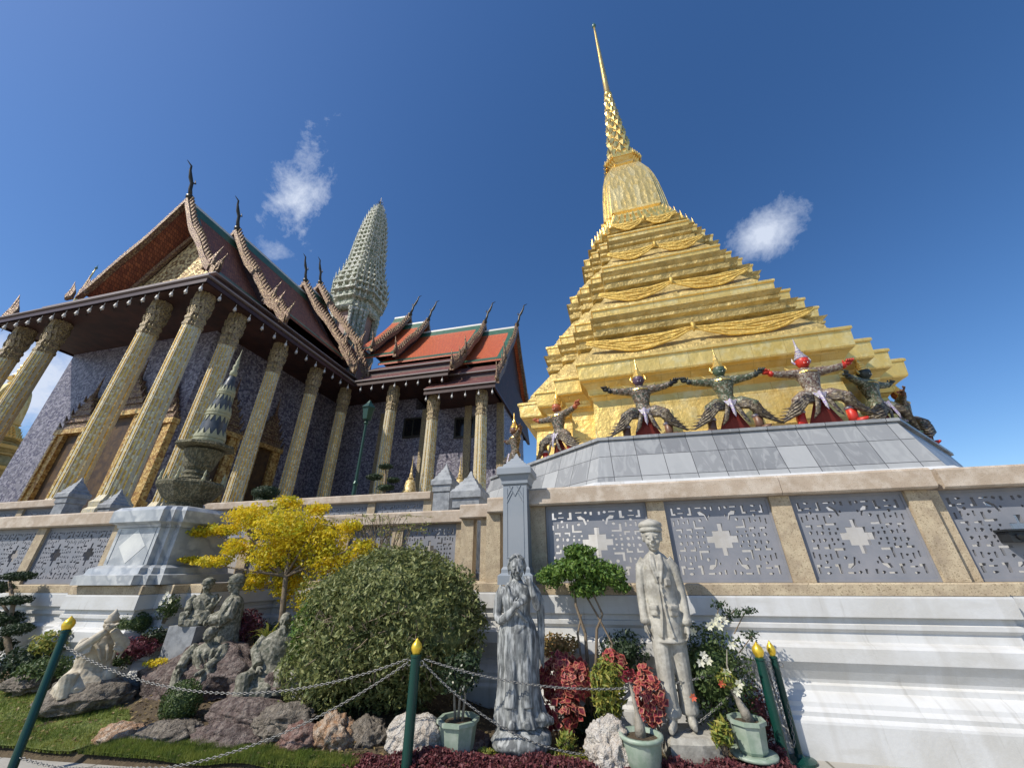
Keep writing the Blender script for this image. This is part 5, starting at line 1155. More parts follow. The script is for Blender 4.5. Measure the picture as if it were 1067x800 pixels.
def chain_(a, b_, sag, label, floor=None, n=None):
    a, b_ = Vector(a), Vector(b_); pts = []; N_ = 200
    for i in range(N_+1):
        t = i/N_; p = a.lerp(b_, t); p.z -= sag*4*t*(1-t); 
        if floor is not None: p.z = max(p.z, floor)
        pts.append(p)
    k = MB(); acc = 0; last = pts[0]; i = 0; out = []
    for p in pts[1:]:
        while (p-last).length > .028:
            last = last+(p-last).normalized()*.028; out.append(last.copy())
    for j, p in enumerate(out[:-1]):
        d = (out[j+1]-p).normalized(); q = d.to_track_quat('X', 'Z').to_matrix().to_4x4(); q = Matrix.Translation(p+d*.014) @ q @ Matrix.Rotation(rad(90)*(j % 2)+.3, 4, 'X')
        k.add([q @ Vector(v) for v in LK.v], LK.f)
    return tag(k.build('chain', M['chain'], None, True), label, 'chain', 'chains between the green posts')
A = Vector(PC0); tz = .86
chain_(A+Vector((-.05, 0, tz-.01)), PL(.80), .33, 'upper chain between the middle and the leftmost green post')
chain_(A+Vector((-.05, 0, tz-.03)), PL(.12), .36, 'low slack chain dropping from the middle post over the lawn edge', floor=.07)
B = Vector(PR1)
chain_(A+Vector((.06, 0, tz-.01)), B+Vector((-.05, 0, .76)), .22, 'upper chain crossing in front of both standing statues')
chain_(A+Vector((.06, 0, tz-.03)), B+Vector((-.05, 0, .74)), .66, 'lower slack chain hanging in front of the plant pots', floor=.10)
C_ = Vector(PR2); chain_(B+Vector((.05, 0, .76)), C_+Vector((-.03, 0, .78)), .40, 'short bunched chain between the two right-hand green posts')
chain_(B+Vector((.05, .01, .72)), C_+Vector((.03, 0, .76)), .62, 'longest loop of chain hanging between the right-hand posts')
# ================================================================== PLANTS
rng = np.random.default_rng(5)
def leafmat(name, c, v, tr=.25, rough=.5, vs=14): 
    m = mat(name, c, rough, 0, var=v, vscale=vs, detail=2, transl=tr, spec=.35); return m
def leaves(mb, P, Nrm, size, elong=2.0, jit=.7, fold=.25):
    """folded rhombic leaves at points P facing roughly Nrm"""
    n = len(P); Nrm = Nrm+rng.normal(0, jit, (n, 3)); Nrm /= np.linalg.norm(Nrm, axis=1)[:, None]
    T = np.cross(Nrm, rng.normal(0, 1, (n, 3))); T /= np.linalg.norm(T, axis=1)[:, None]+1e-9; B = np.cross(Nrm, T)
    s = size*rng.uniform(.6, 1.25, n)[:, None]; a = P-T*s*.5; b_ = P+T*s*.5; w_ = s/elong*.5
    l, r = P+B*w_+Nrm*w_*fold-T*s*.08, P-B*w_+Nrm*w_*fold-T*s*.08
    V = np.stack([a, r, b_, l], 1).reshape(-1, 3); o = len(mb.v); mb.v += [tuple(x) for x in V.tolist()]
    for i in range(n): q = o+4*i; mb.f.append((q, q+1, q+2)); mb.f.append((q, q+2, q+3))
    mb.m += [0]*(2*n)
def blobpts(c, r, n, shell=.75, lump=.18, freq=2.2, seed=0, zmin=-1):
    d = rng.normal(0, 1, (int(n*1.6), 3)); d /= np.linalg.norm(d, axis=1)[:, None]; d = d[d[:, 2] > zmin][:n]
    rr = shell+(1-shell)*rng.random(len(d))**.6
    lu = np.array([1+lump*noise.noise(Vector(x)*freq+Vector((seed, seed*2, 0)))+lump*.6*noise.noise(Vector(x)*freq*2.7+Vector((seed, 0, 5))) for x in d])
    return np.array(c)+d*(rr*lu)[:, None]*np.array(r), d
def core(mb, c, r, f=.72, seed=0, lump=.18, freq=2.2):
    bm = bmesh.new(); bmesh.ops.create_icosphere(bm, subdivisions=3, radius=1)
    for v in bm.verts: p = v.co.copy(); v.co = p*f*(1+lump*noise.noise(p*freq+Vector((seed, seed*2, 0))))
    mb.add([(v.co.x*r[0]+c[0], v.co.y*r[1]+c[1], v.co.z*r[2]+c[2]) for v in bm.verts], [tuple(x.index for x in f_.verts) for f_ in bm.faces], 0); bm.free()
def foliage(name, blobs, m, parent, size, elong=2.0, shell=.7, lump=.2, jit=.7, withcore=.6, zmin=-1):
    mb = MB()
    for i, (c, r, n) in enumerate(blobs):
        P, d = blobpts(c, r, n, shell, lump, seed=i*3.3+len(name), zmin=zmin); leaves(mb, P, d, size, elong, jit)
        if withcore: core(mb, c, r, withcore, i*3.3+len(name), lump)
    me = bpy.data.meshes.new(name); me.from_pydata(mb.v, [], mb.f); me.materials.append(M[m]); o = bpy.data.objects.new(name, me); scn.collection.objects.link(o); o.parent = parent; return o
def W(px, py, Y, base=None): return at(px, py, Y)-Vector(base)
M['bark'] = mat('bark', (.16, .12, .08), .9, 0, var=(.24, .19, .13), vscale=10, bump=1, bscale=40, bdist=.01)
M['barkgrey'] = mat('pale_bark', (.30, .27, .22), .85, 0, var=(.2, .18, .14), vscale=12, bump=.8, bscale=40, bdist=.01)
M['lf_olive'] = leafmat('olive_bush_leaf', (.15, .18, .06), ((.07, .10, .03), (.34, .34, .13)), vs=9)
M['lf_yellow'] = leafmat('yellow_leaf', (.78, .62, .03), ((.36, .40, .035), (.85, .62, .03)), .45, vs=2.5)
M['lf_green'] = leafmat('bright_green_leaf', (.10, .19, .035), ((.05, .12, .025), (.20, .28, .05)), .3)
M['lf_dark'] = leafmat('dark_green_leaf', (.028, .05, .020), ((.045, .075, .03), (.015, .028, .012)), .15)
M['lf_mid'] = leafmat('mid_green_leaf', (.06, .10, .03), ((.03, .06, .02), (.13, .17, .05)), .25)
M['lf_plum'] = leafmat('plum_leaf', (.11, .025, .035), ((.05, .018, .022), (.20, .05, .07)), .2)
M['lf_red'] = leafmat('coleus_red_leaf', (.22, .02, .035), ((.10, .015, .02), (.32, .04, .06)), .25, vs=8)
M['lf_redge'] = leafmat('coleus_pale_edge', (.48, .12, .08), ((.50, .28, .15), (.40, .07, .06)), .2)
M['lf_wine'] = leafmat('wine_ground_leaf', (.13, .03, .035), ((.05, .015, .02), (.24, .08, .08)), .25)
M['lf_croton'] = leafmat('yellow_green_leaf', (.22, .26, .05), ((.08, .15, .03), (.42, .34, .07)), .3, vs=9)
M['lf_orange'] = leafmat('orange_speckled_leaf', (.28, .20, .07), ((.45, .22, .08), (.12, .13, .04)), .25, vs=16)
M['petal_w'] = leafmat('cream_petal', (.78, .76, .52), (.80, .78, .68), .3)
M['petal_o'] = leafmat('orange_petal', (.75, .22, .08), (.7, .12, .08), .3)
M['grass'] = leafmat('grass_blade', (.17, .23, .04), ((.26, .28, .06), (.10, .15, .03)), .35, vs=3)
def plant(name, loc, label, cat, group=None): return empty(name, loc, label, cat, group)
def stems(r, paths, radii, m='bark', name='trunk'):
    k = MB()
    for p, rr in zip(paths, radii): k.tube(p, rr, 7)
    return k.build(name, M[m], r, True)
# --- big round bush
g0 = Vector((-2.68, 4.95, .25)); r = plant('round_bush', g0, 'huge clipped round olive-green bush in the middle of the garden', 'bush')
foliage('foliage', [((0, .05, .76), (1.12, .82, .84), 25000), ((-.55, -.1, .45), (.68, .64, .58), 5000), ((.5, -.05, .75), (.72, .68, .64), 5000), ((.1, -.2, 1.05), (.8, .6, .55), 5000), ((-.7, 0, .85), (.5, .5, .5), 2500)], 'lf_olive', r, .072, 2.6, .72, .22, 1.0, .74)
k = MB()
for i in range(170):
    a, e = rng.uniform(math.pi*1.0, math.pi*2.0), rng.uniform(-.6, .35); R_ = rng.uniform(.85, 1.0); p = Vector((1.10*math.cos(a)*math.cos(e)*R_, .05+.82*math.sin(a)*math.cos(e)*R_, .76+.84*math.sin(e)*R_)); q = p+Vector(rng.normal(0, .065, 3)); 
    k.tube([p, (p+q)/2+Vector(rng.normal(0, .03, 3)), q], [.006, .006, .003], 4)
tag(k.build('twigs', M['bark'], r), kind='stuff'); stems(r, [[(0, .1, -.15), (0, .1, .3)], [(-.4, .0, -.15), (-.3, .1, .3)], [(.35, .0, -.12), (.3, .1, .3)]], [[.09, .06]]*3)
# --- yellow tree
Y_ = 5.65; b0 = at(292, 650, Y_); r = plant('yellow_tree', b0, 'small tree with bright yellow leaves beside the marble pedestal', 'tree'); V_ = lambda px, py, dy=0: W(px, py, Y_+dy, b0)
bl = []
for px, py, rx, rz_, n in ((300, 548, .62, .30, 2600), (262, 538, .42, .20, 1300), (330, 562, .55, .30, 2200), (288, 578, .55, .28, 2000), (345, 585, .45, .25, 1400), (300, 606, .30, .28, 1000), (265, 605, .25, .15, 500), (228, 552, .42, .10, 800), (205, 555, .22, .07, 300), (222, 585, .32, .09, 600), (200, 583, .2, .05, 250), (378, 572, .25, .16, 500), (300, 524, .28, .12, 500), (332, 530, .22, .10, 350), (365, 548, .20, .1, 300), (245, 570, .25, .15, 500), (320, 628, .22, .16, 400)):
    bl.append((V_(px, py, rng.uniform(-.25, .25)), (rx, rx*.8, rz_), int(n*1.5)))
foliage('crown', bl, 'lf_yellow', r, .058, 2.0, .25, .45, 1.0, 0)
tr_ = [(0, 0, -.35), (.02, 0, .0), tuple(V_(298, 600)), tuple(V_(305, 560))]
stems(r, [tr_]+[[tuple(V_(298, 600)), tuple(V_(x, y, d))] for x, y, d in ((340, 570, .1), (260, 560, 0), (225, 556, -.1), (220, 588, -.2), (300, 530, .1), (370, 570, 0), (330, 545, -.2))], [[.05, .045, .035, .02]]+[[.025, .008]]*7)
foliage('green_leaves', [(V_(330, 612, -.1), (.30, .25, .2), 500), (V_(305, 590, .2), (.4, .3, .25), 600)], 'lf_croton', r, .055, 2.2, .3, .4, 1, 0)
# --- small standard tree between the statues
Y_ = 4.98; b0 = at(612, 700, Y_); b0.z = .08; r = plant('small_tree', b0, 'small round-headed green tree between the two standing statues', 'tree'); V_ = lambda px, py, dy=0: W(px, py, Y_+dy, b0)
foliage('crown', [(V_(603, 592), (.33, .28, .15), 2600), (V_(575, 600), (.18, .2, .12), 900), (V_(635, 598), (.2, .2, .13), 1000), (V_(603, 575), (.2, .2, .09), 800), (V_(612, 612), (.22, .2, .10), 800), (V_(648, 612), (.1, .12, .06), 200)], 'lf_green', r, .055, 2.1, .35, .35, .9, .35)
stems(r, [[(0, 0, 0), tuple(V_(610, 660)), tuple(V_(600, 630)), tuple(V_(598, 605))], [(.02, .02, 0), tuple(V_(622, 655)), tuple(V_(628, 640)), tuple(V_(612, 605))], [(.03, 0, 0), tuple(V_(638, 670)), tuple(V_(622, 640)), tuple(V_(606, 612))], [(-.02, 0, .1), tuple(V_(602, 660)), tuple(V_(606, 640))]], [[.022, .018, .015, .01], [.02, .016, .012, .008], [.016, .014, .012, .008], [.015, .012, .008]])
# --- coleus: red leaves with pale edges
def coleus(px, py, rx, rz_, Y, n, label, size=.085):
    b0 = at(px, py, Y); r = plant('red_coleus', b0, label, 'plant', 'red coleus plants'); P, d = blobpts((0, 0, 0), (rx, rx*.6, rz_), n, .6, .25, seed=px)
    d = d*.7+np.array((0, -.5, .35)); mb = MB(); ro = rng.bit_generator.state; leaves(mb, P, d, size, 1.35, .45, .3)
    V = np.array(mb.v).reshape(-1, 4, 3); Cn = V.mean(1, keepdims=True); Vi = V+(Cn-V)*.30; me = bpy.data.meshes.new('leaves'); me.from_pydata([tuple(x) for x in Vi.reshape(-1, 3).tolist()], [], mb.f); me.materials.append(M['lf_red']); o = bpy.data.objects.new('leaves', me); scn.collection.objects.link(o); o.parent = r
    V = np.array(mb.v).reshape(-1, 4, 3); C_ = V.mean(1, keepdims=True); nn = np.cross(V[:, 2]-V[:, 0], V[:, 1]-V[:, 3]); nn /= np.linalg.norm(nn, axis=1)[:, None]+1e-9; kb = MB()
    for i in range(len(V)):
        q = C_[i, 0]; O_ = V[i]; I_ = O_+(q-O_)*.30; I2 = nn[i]*.0; o_ = len(kb.v)
        kb.v += [tuple(x) for x in O_]+[tuple(x) for x in I_]; kb.f += [(o_+j, o_+(j+1) % 4, o_+4+(j+1) % 4, o_+4+j) for j in range(4)]; kb.m += [0]*4
    me = bpy.data.meshes.new('leaf_edges'); me.from_pydata(kb.v, [], kb.f); me.materials.append(M['lf_redge']); e_ = bpy.data.objects.new('leaf_edges', me); scn.collection.objects.link(e_); e_.parent = o
    stems(r, [[(rng.uniform(-.5, .5)*rx, 0, -rz_*1.3), (rng.uniform(-.5, .5)*rx, 0, rz_*.3)] for _ in range(5)], [[.008, .005]]*5, name='stem')
coleus(588, 706, .27, .20, 4.75, 520, 'largest clump of red coleus right beside the woman statue')
coleus(585, 740, .20, .16, 4.65, 160, 'lower straggling red coleus in shade near the woman statue base')
coleus(676, 724, .14, .22, 4.50, 260, 'red coleus growing in front of the man statue leg', .075)
coleus(640, 690, .12, .10, 4.75, 90, 'small red coleus behind the leafy yellow-green plant', .075)
def simple(name, px, py, rx, rz_, Y, n, m, label, cat='shrub', size=.05, elong=2.2, shell=.45, core_=.5, group=None, lump=.25, zb=None):
    b0 = at(px, py, Y); r = plant(name, b0, label, cat, group); o = foliage('foliage', [((0, 0, 0), (rx, rx*.75, rz_), n)], m, r, size, elong, shell, lump, .8, core_)
    stems(r, [[(.1*rx*i, 0, -rz_*.95-.05), (.25*rx*i, 0, 0)] for i in (-1, 0, 1)], [[.012, .008]]*3, name='stem'); return r
simple('leafy_plant', 633, 718, .17, .26, 4.62, 900, 'lf_croton', 'yellow-green leafy plant between the two red coleus clumps', 'plant', .085, 3.6, .35, .35)
simple('orange_flower_bush', 580, 672, .26, .12, 5.0, 900, 'lf_orange', 'orange and white speckled bush above the largest red coleus', 'bush', .04, 1.6)
simple('dark_shrub', 650, 680, .28, .22, 5.1, 900, 'lf_dark', 'dark leafy shrub in shade behind the small tree stems')
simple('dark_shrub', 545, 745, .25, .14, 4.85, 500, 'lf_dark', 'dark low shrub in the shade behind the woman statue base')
r = simple('white_flower_bush', 742, 700, .42, .42, 4.95, 3600, 'lf_mid', 'dark green bush with cream flower clusters right of the man statue', 'bush', .045, 2.0, .4, .55)
def flowers(parent, base, pts, m, size, npet=6, name='flower'):
    for px, py, Y in pts:
        k = MB(); c = at(px, py, Y)-Vector(base)
        for i in range(npet):
            a = 2*math.pi*i/npet+rng.uniform(-.2, .2); d = Vector((math.cos(a), -.35, math.sin(a))); t = Vector((-math.sin(a), 0, math.cos(a)))*size*.28
            k.add([c, c+d*size*.55+t, c+d*size, c+d*size*.55-t], [(0, 1, 2), (0, 2, 3)])
        k.build(name, M[m], parent)
bb0 = at(742, 700, 4.95); flowers(r, bb0, [(744, 648, 4.70), (750, 652, 4.68), (755, 646, 4.72), (739, 652, 4.7), (748, 643, 4.7), (733, 682, 4.62), (738, 688, 4.6), (730, 690, 4.62), (714, 655, 4.75), (722, 658, 4.75), (762, 672, 4.65), (770, 712, 4.55), (768, 720, 4.55), (757, 700, 4.6)], 'petal_w', .042)
flowers(r, bb0, [(722, 726, 4.55), (752, 712, 4.55)], 'petal_o', .035)
k = MB()
for (x0, y0), (x1, y1) in (((745, 650), (750, 628)), ((750, 650), (765, 636)), ((765, 660), (778, 634)), ((770, 680), (784, 662))):
    k.tube([at(x0, y0, 4.9)-bb0, at(x1, y1, 4.9)-bb0], [.006, .003], 4)
tw_ = k.build('twigs', M['bark'], r); foliage('twig_leaves', [(at(x, y, 4.9)-bb0, (.09, .08, .05), 70) for x, y in ((750, 630), (765, 638), (780, 636), (782, 662), (757, 642))], 'lf_dark', r, .04, 2, .2, .3, 1, 0)
simple('red_shrub', 790, 745, .16, .26, 4.98, 500, 'lf_wine', 'dark red shrub behind the right-hand green posts', 'shrub', .045)
simple('small_plant', 752, 764, .10, .10, 4.5, 160, 'lf_croton', 'small striped leafy plant beside the stone slab', 'plant', .09, 3.5, .3, 0)
simple('small_plant', 590, 770, .1, .08, 4.45, 120, 'lf_croton', 'small yellow-green plant right of the woman statue base', 'plant', .06, 2.5, .3, 0)
# --- potted plants
M['pot'] = mat('celadon_glaze', (.27, .34, .26), .45, 0, var=((.22, .29, .22), (.36, .41, .34)), vscale=4, bump=.15, bscale=20, bdist=.004)
def pot(px, ytop, ybot, Y, wpx, label, n=8, saucer=False, plantspec=None):
    b0 = at(px, ybot, Y); t = at(px, ytop, Y); h = t.z-b0.z; w_ = (at(px+wpx/2, ytop, Y)-at(px-wpx/2, ytop, Y)).x/2
    r = plant('flower_pot', b0, label, 'pot', 'celadon plant pots'); k = MB(); ph = .5 if n == 8 else 0
    k.lathe([(w_*.70, 0), (w_*.80, h*.1), (w_*.92, h*.80), (w_*.93, h*.86), (w_*1.05, h*.88), (w_*1.05, h), (w_*.86, h), (w_*.84, h*.86)], (0, 0, 0), n, ph=ph); k.build('bowl', M['pot'], r, n > 8)
    k = MB(); k.lathe([(w_*.82, h*.86), (w_*.5, h*.90), (.01, h*.93)], (0, 0, 0), n, ph=ph); k.build('potting_soil', M['soil'], r)
    if saucer: k = MB(); k.lathe([(w_*.9, -.035), (w_*1.25, -.02), (w_*1.25, 0), (w_*.8, -.002)], (0, 0, 0), 20); k.build('saucer', M['pot'], r, True)
    return r, b0, h, w_
r, b0, h, w_ = pot(476, 747, 783, 4.32, 40, 'octagonal pale green pot left of the woman statue')
q = plant('desert_rose', b0+Vector((0, 0, h)), 'dark-leaved potted shrub with thin pale stems beside the round bush', 'plant')
stems(q, [[(-.03, 0, -.03), (-.05, 0, .15), (-.06, 0, .35)], [(.04, 0, -.03), (.06, 0, .15), (.03, 0, .4)], [(.0, 0, -.03), (.01, 0, .2), (.10, 0, .4)]], [[.014, .011, .007]]*3, 'barkgrey', 'stem')
foliage('foliage', [((0, 0, .34), (.22, .2, .17), 700), ((.1, 0, .46), (.12, .12, .08), 200)], 'lf_dark', q, .05, 1.8, .3, .4, 1, 0)
foliage('buds', [((0, -.05, .33), (.2, .15, .15), 60)], 'petal_w', q, .03, 1.5, .6, .3, 1, 0)
r, b0, h, w_ = pot(672, 764, 799, 4.28, 44, 'round pale green pot in front of the man statue', 20)
q = plant('desert_rose', b0+Vector((0, 0, h)), 'bare swollen stem growing in the round pot', 'plant'); stems(q, [[(0, 0, -.03), (0, 0, .05), (-.01, 0, .14), (-.05, 0, .42)]], [[.05, .045, .018, .008]], 'barkgrey', 'stem')
foliage('foliage', [((-.05, 0, .40), (.08, .06, .06), 40)], 'lf_red', q, .05, 1.6, .2, .4, 1, 0)
r, b0, h, w_ = pot(785, 748, 783, 4.62, 38, 'square-sided pale green pot on a saucer by the right green posts', 8, True)
q = plant('desert_rose', b0+Vector((0, 0, h)), 'desert rose with a thick pale stem and pale leaf tuft in the right-hand pot', 'plant')
stems(q, [[(0.02, 0, -.03), (0, 0, .05), (-.05, 0, .16), (-.09, 0, .26)], [(-.05, 0, .16), (-.06, .0, .38), (-.03, 0, .5)]], [[.05, .04, .02, .012], [.01, .007, .004]], 'barkgrey', 'stem')
foliage('foliage', [((-.09, -.02, .27), (.09, .08, .07), 90)], 'lf_croton', q, .085, 3.6, .3, .3, .8, 0)
# --- wine-coloured ground cover along the front
def strip(label, pts, n, m, size, h_, name='ground_cover', wid=.16):
    mb = MB(); P = []; 
    for i in range(n):
        t = rng.random()*(len(pts)-1); j = int(t); f = t-j; a, b_ = Vector(pts[j]), Vector(pts[j+1]); p = a.lerp(b_, f); o_ = rng.normal(0, 1)
        hh = h_*(.6+.5*noise.noise(Vector((p.x*4, p.y*4, 0)))); P.append((p.x+rng.normal(0, .03), p.y+o_*wid*.5, p.z+rng.random()**.6*hh*max(.3, 1-abs(o_)*.35)))
    P = np.array(P); leaves(mb, P, np.tile((0, -.4, .7), (n, 1)), size, 1.7, .8)
    me = bpy.data.meshes.new(name); me.from_pydata(mb.v, [], mb.f); me.materials.append(M[m]); o = bpy.data.objects.new(name, me); scn.collection.objects.link(o); return tag(o, label, 'ground cover', kind='stuff')
strip('wine-red low ground cover along the garden edge', [(-1.62, 4.12, .06), (-.9, 4.16, .06), (0, 4.2, .06), (.6, 4.32, .06), (1.15, 4.5, .06), (1.3, 4.8, .06)], 11000, 'lf_wine', .034, .17, wid=.2)
strip('yellow-green moss plants behind the red ground cover', [(-1.3, 4.3, .08), (-.5, 4.42, .08), (.3, 4.5, .08)], 2600, 'lf_croton', .03, .09, wid=.14)
strip('wine-red ground cover beside the white boulder', [(-2.35, 4.0, .05), (-2.0, 4.05, .05), (-1.6, 4.12, .06)], 3200, 'lf_wine', .032, .16, wid=.14)
# --- fallen leaves on the bed
mb = MB(); P = []
while len(P) < 5200:
    x, y = rng.uniform(-9, 1.3), rng.uniform(3.7, 6.6)
    if pip(x, y): P.append((x, y, bed_h(x, y)+.012+rng.random()*.02))
leaves(mb, np.array(P), np.tile((0, 0, 1.), (len(P), 1)), .045, 1.8, .35)
M['lf_litter'] = leafmat('fallen_leaf', (.20, .13, .06), ((.10, .07, .035), (.34, .26, .10)), .1)
me = bpy.data.meshes.new('leaf_litter'); me.from_pydata(mb.v, [], mb.f); me.materials.append(M['lf_litter']); o = bpy.data.objects.new('leaf_litter', me); scn.collection.objects.link(o); tag(o, 'fallen brown leaves on the soil between the rocks', 'leaf litter', kind='stuff')
# --- lawn
def blades(poly, n, label, h_=.05):
    xs = [p[0] for p in poly]; ys = [p[1] for p in poly]; mb = MB(); c = 0; mb0 = MB()
    while c < n:
        x, y = rng.uniform(min(xs), max(xs)), rng.uniform(min(ys), max(ys))
        if not pip(x, y, poly): continue
        z = bed_h(x, y); a = rng.uniform(0, 6.28); w_ = .004; hh = h_*rng.uniform(.5, 1.3); dx, dy = math.cos(a), math.sin(a); lx, ly = rng.normal(0, .018), rng.normal(0, .018)
        mb0.v += [(x-dx*w_, y-dy*w_, z-.01), (x+dx*w_, y+dy*w_, z-.01), (x+lx, y+ly, z+hh)]; q = 3*c; mb0.f.append((q, q+1, q+2)); c += 1
    me = bpy.data.meshes.new('grass'); me.from_pydata(mb0.v, [], mb0.f); me.materials.append(M['grass']); o = bpy.data.objects.new('grass', me); scn.collection.objects.link(o); tag(o, label, 'grass', kind='stuff')
M['turf'] = mat('turf', (.14, .18, .04), .95, 0, var=((.20, .22, .06), (.08, .11, .03)), vscale=5, bump=1, bscale=60, bdist=.02)
LAWN = [(-14, 3.22), (-8, 3.46), (-6, 3.61), (-5.2, 3.66), (-5.1, 4.1), (-5.6, 4.4), (-7.2, 4.6), (-9.5, 4.7), (-14, 4.7)]
LAWN2 = [(-5.1, 3.66), (-3.1, 3.81), (-2.3, 3.92), (-2.3, 4.05), (-3.2, 4.06), (-4.3, 4.02), (-4.9, 3.98)]
for P_, n_, lab in ((LAWN, 60000, 'sunlit lawn in the left corner of the garden'), (LAWN2, 26000, 'narrow strip of grass along the paving in front of the rocks')):
    bm = bmesh.new(); vs = [bm.verts.new((x, y, 0)) for x, y in P_]; bm.faces.new(vs); bmesh.ops.triangulate(bm, faces=bm.faces); 
    for _ in range(5): bmesh.ops.subdivide_edges(bm, edges=[e for e in bm.edges if e.calc_length() > .25], cuts=1, use_grid_fill=False); bmesh.ops.triangulate(bm, faces=bm.faces)
    for v in bm.verts: v.co.z = bed_h(v.co.x, v.co.y)+.012
    me = bpy.data.meshes.new('lawn'); bm.to_mesh(me); bm.free(); me.materials.append(M['turf']); o = bpy.data.objects.new('lawn', me); scn.collection.objects.link(o); tag(o, kind='structure')
    blades(P_, n_, lab)
# --- shrubs on the left
simple('clipped_shrub', 139, 650, .25, .17, 5.0, 2200, 'lf_mid', 'small clipped dome shrub right of the kneeling statue', 'shrub', .03, 2, .8, .8, 'small clipped dome shrubs', .08)
simple('clipped_shrub', 189, 731, .22, .21, 4.30, 2400, 'lf_mid', 'small dome shrub growing in front of the big purple boulder', 'shrub', .03, 2, .8, .8, 'small clipped dome shrubs', .08)
simple('plum_shrub', 140, 675, .34, .14, 4.85, 1300, 'lf_plum', 'low plum-coloured shrub under the small clipped dome', 'shrub', .04)
simple('dark_shrub', 160, 664, .2, .14, 5.05, 500, 'lf_dark', 'dark shrub squeezed between the clipped dome and the stone block')
r = simple('white_flower_shrub', 176, 632, .17, .17, 5.15, 700, 'lf_mid', 'green shrub with small white flowers in front of the marble pedestal', 'shrub', .04, 2, .4, .4)
flowers(r, at(176, 632, 5.15), [(172, 622, 4.98), (178, 626, 4.98), (168, 628, 4.98), (175, 618, 5.0)], 'petal_w', .04)
simple('yellow_flower_plant', 163, 690, .16, .05, 4.75, 260, 'lf_yellow', 'low yellow flowers at the upper edge of the big purple boulder', 'plant', .035, 1.6, .3, 0)
simple('leafy_shrub', 55, 668, .28, .16, 4.75, 700, 'lf_croton', 'light green shrub with small red flowers left of the kneeling statue', 'shrub', .06, 2, .4, .4)
simple('dark_shrub', 25, 690, .40, .22, 4.7, 1300, 'lf_dark', 'dark green shrub at the far left above the lawn', 'shrub', .06)
simple('dark_shrub', 50, 696, .35, .14, 4.6, 900, 'lf_mid', 'spreading green shrub between the lawn and the far left green post', 'shrub', .06)
simple('dark_shrub', 253, 652, .34, .22, 5.35, 1300, 'lf_plum', 'dark reddish shrub in shade between the sages and the bearded statue', 'shrub', .05)
simple('vine_shrub', 325, 655, .25, .35, 4.6, 1500, 'lf_green', 'bright green vine leaves on the left side of the round bush', 'shrub', .06, 2, .4, 0, None, .4)
simple('dark_shrub', 120, 690, .2, .1, 4.7, 400, 'lf_mid', 'low green ground shrub beside the kneeling statue rock', 'shrub', .04)
simple('dark_shrub', 195, 700, .22, .08, 4.9, 300, 'lf_mid', 'creeping moss plant on top of the big purple boulder', 'shrub', .03, 2, .3, 0)
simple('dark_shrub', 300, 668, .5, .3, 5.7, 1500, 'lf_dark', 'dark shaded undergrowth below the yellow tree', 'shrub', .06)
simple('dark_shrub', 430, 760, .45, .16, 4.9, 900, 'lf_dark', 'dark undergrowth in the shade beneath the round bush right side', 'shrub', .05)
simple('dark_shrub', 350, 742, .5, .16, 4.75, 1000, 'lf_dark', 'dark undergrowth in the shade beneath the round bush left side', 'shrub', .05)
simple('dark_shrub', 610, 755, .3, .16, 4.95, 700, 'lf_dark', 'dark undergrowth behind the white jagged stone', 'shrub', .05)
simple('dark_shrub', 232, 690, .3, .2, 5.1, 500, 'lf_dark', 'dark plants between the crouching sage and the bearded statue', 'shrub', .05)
# cloud-pruned topiary at far left
b0 = at(14, 700, 4.95); r = plant('cloud_topiary', b0, 'cloud-pruned dark topiary tree at the left edge of the picture', 'tree'); V_ = lambda px, py, dy=0: W(px, py, 4.95+dy, b0)
foliage('crown', [(V_(20, 600), (.24, .2, .07), 1000), (V_(-8, 612), (.3, .25, .10), 1100), (V_(16, 625), (.22, .2, .07), 900), (V_(0, 645), (.35, .25, .12), 1500), (V_(18, 655), (.16, .2, .09), 700), (V_(-4, 672), (.28, .22, .10), 1000)], 'lf_dark', r, .04, 1.8, .6, .2, .8, .75)
stems(r, [[(0, 0, 0), tuple(V_(6, 660)), tuple(V_(14, 630)), tuple(V_(10, 605))], [tuple(V_(10, 640)), tuple(V_(-8, 615))]], [[.04, .035, .03, .02], [.02, .015]])
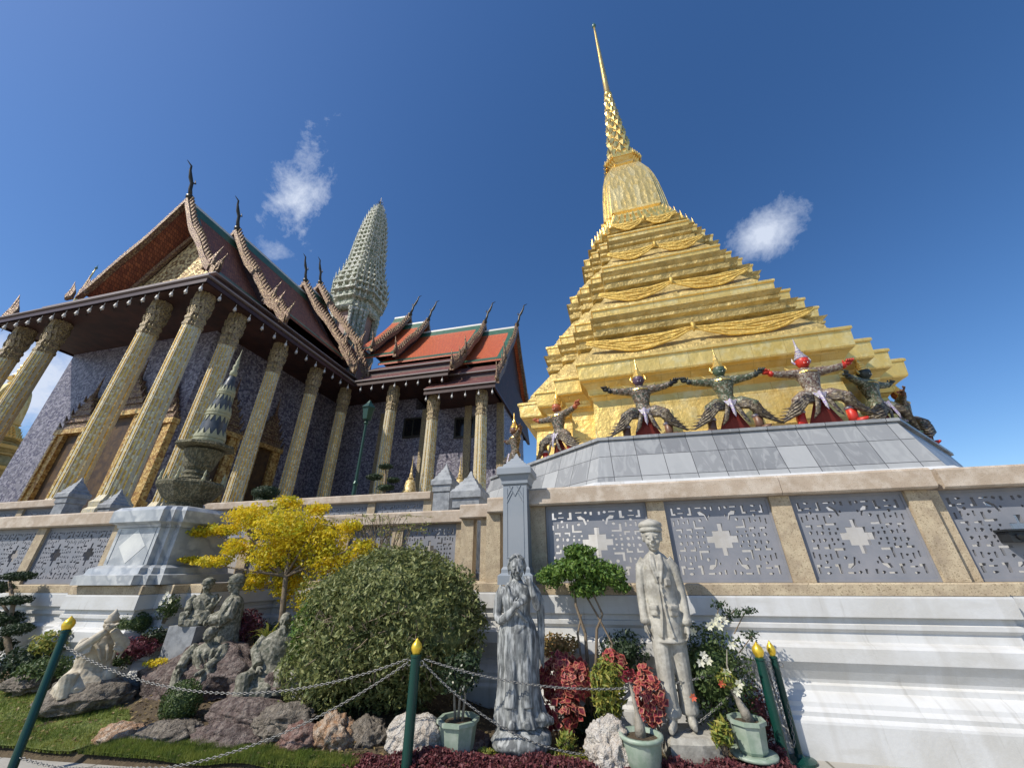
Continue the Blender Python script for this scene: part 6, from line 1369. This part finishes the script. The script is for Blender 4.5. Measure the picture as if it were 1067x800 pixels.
# spider plant
b0 = at(278, 668, 4.9); r = plant('spider_plant', b0, 'spiky pale-leaved plant just above the bearded statue shoulder', 'plant'); k = MB()
for i in range(34):
    a, e = rng.uniform(0, 6.28), rng.uniform(.3, 1.3); L_ = rng.uniform(.25, .42); d = Vector((math.cos(a)*math.cos(e), math.sin(a)*math.cos(e), math.sin(e))); s_ = Vector((-math.sin(a), math.cos(a), 0))*.010; dr = Vector((0, 0, -.12*L_/.4))
    p1, p2 = d*L_*.55, d*L_+dr; k.add([-s_, s_, p1+s_, p1-s_, p2], [(0, 1, 2, 3), (3, 2, 4)])
k.build('leaves', M['lf_croton'], r)
# drooping olive twigs above the bush
b0 = at(400, 600, 5.9); b0.z = .9; r = plant('drooping_shrub', b0, 'thin drooping olive twigs rising above the round bush in front of the recessed wall', 'shrub'); k = MB(); lp = []
for i in range(46):
    x0, x1 = 385+rng.uniform(-10, 30), rng.uniform(330, 455); p = [W(x0, 600, 5.9, b0), W((x0+x1)/2, rng.uniform(535, 555), 5.9+rng.uniform(-.2, .2), b0), W(x1, rng.uniform(535, 560), 5.9+rng.uniform(-.2, .2), b0)]
    k.tube(p, [.007, .005, .002], 4)
    for t in np.linspace(.2, 1, 14): lp.append(p[1].lerp(p[2], t) if t > .4 else p[0].lerp(p[1], t*2.5))
k.build('twigs', M['bark'], r); mb = MB(); P = np.array([tuple(x) for x in lp]); leaves(mb, P+rng.normal(0, .012, P.shape), np.tile((0, -1, .5), (len(P), 1)), .05, 3.5, .9)
mb.build('foliage', M['lf_croton'], r)
# potted trees on the upper terrace
b0 = at(400, 512, 9.9); r = plant('cloud_topiary', b0, 'small dark cloud-pruned tree in a pot on the upper balustrade', 'tree'); V_ = lambda px, py, dy=0: W(px, py, 9.9+dy, b0)
foliage('crown', [(V_(402, 486), (.22, .2, .08), 500), (V_(390, 497), (.25, .2, .10), 600), (V_(410, 500), (.2, .2, .08), 500), (V_(402, 508), (.28, .2, .10), 600)], 'lf_dark', r, .05, 1.8, .6, .2, .8, .75); stems(r, [[(0, 0, -.6), (0, 0, 0), tuple(V_(402, 488))]], [[.05, .04, .02]])
k = MB(); k.lathe([(.16, -.95), (.24, -.6), (.22, -.6), (.15, -.65)], (0, 0, 0), 12); k.build('pot', M['white'], r)
b0 = at(277, 512, 9.7); r = plant('clipped_shrub', b0, 'dark clipped mound on the upper terrace above the yellow tree', 'shrub'); foliage('foliage', [((0, 0, -.02), (.42, .35, .20), 1600), ((0, 0, -.35), (.3, .3, .3), 400)], 'lf_dark', r, .05, 1.8, .8, .1, .8, .8)
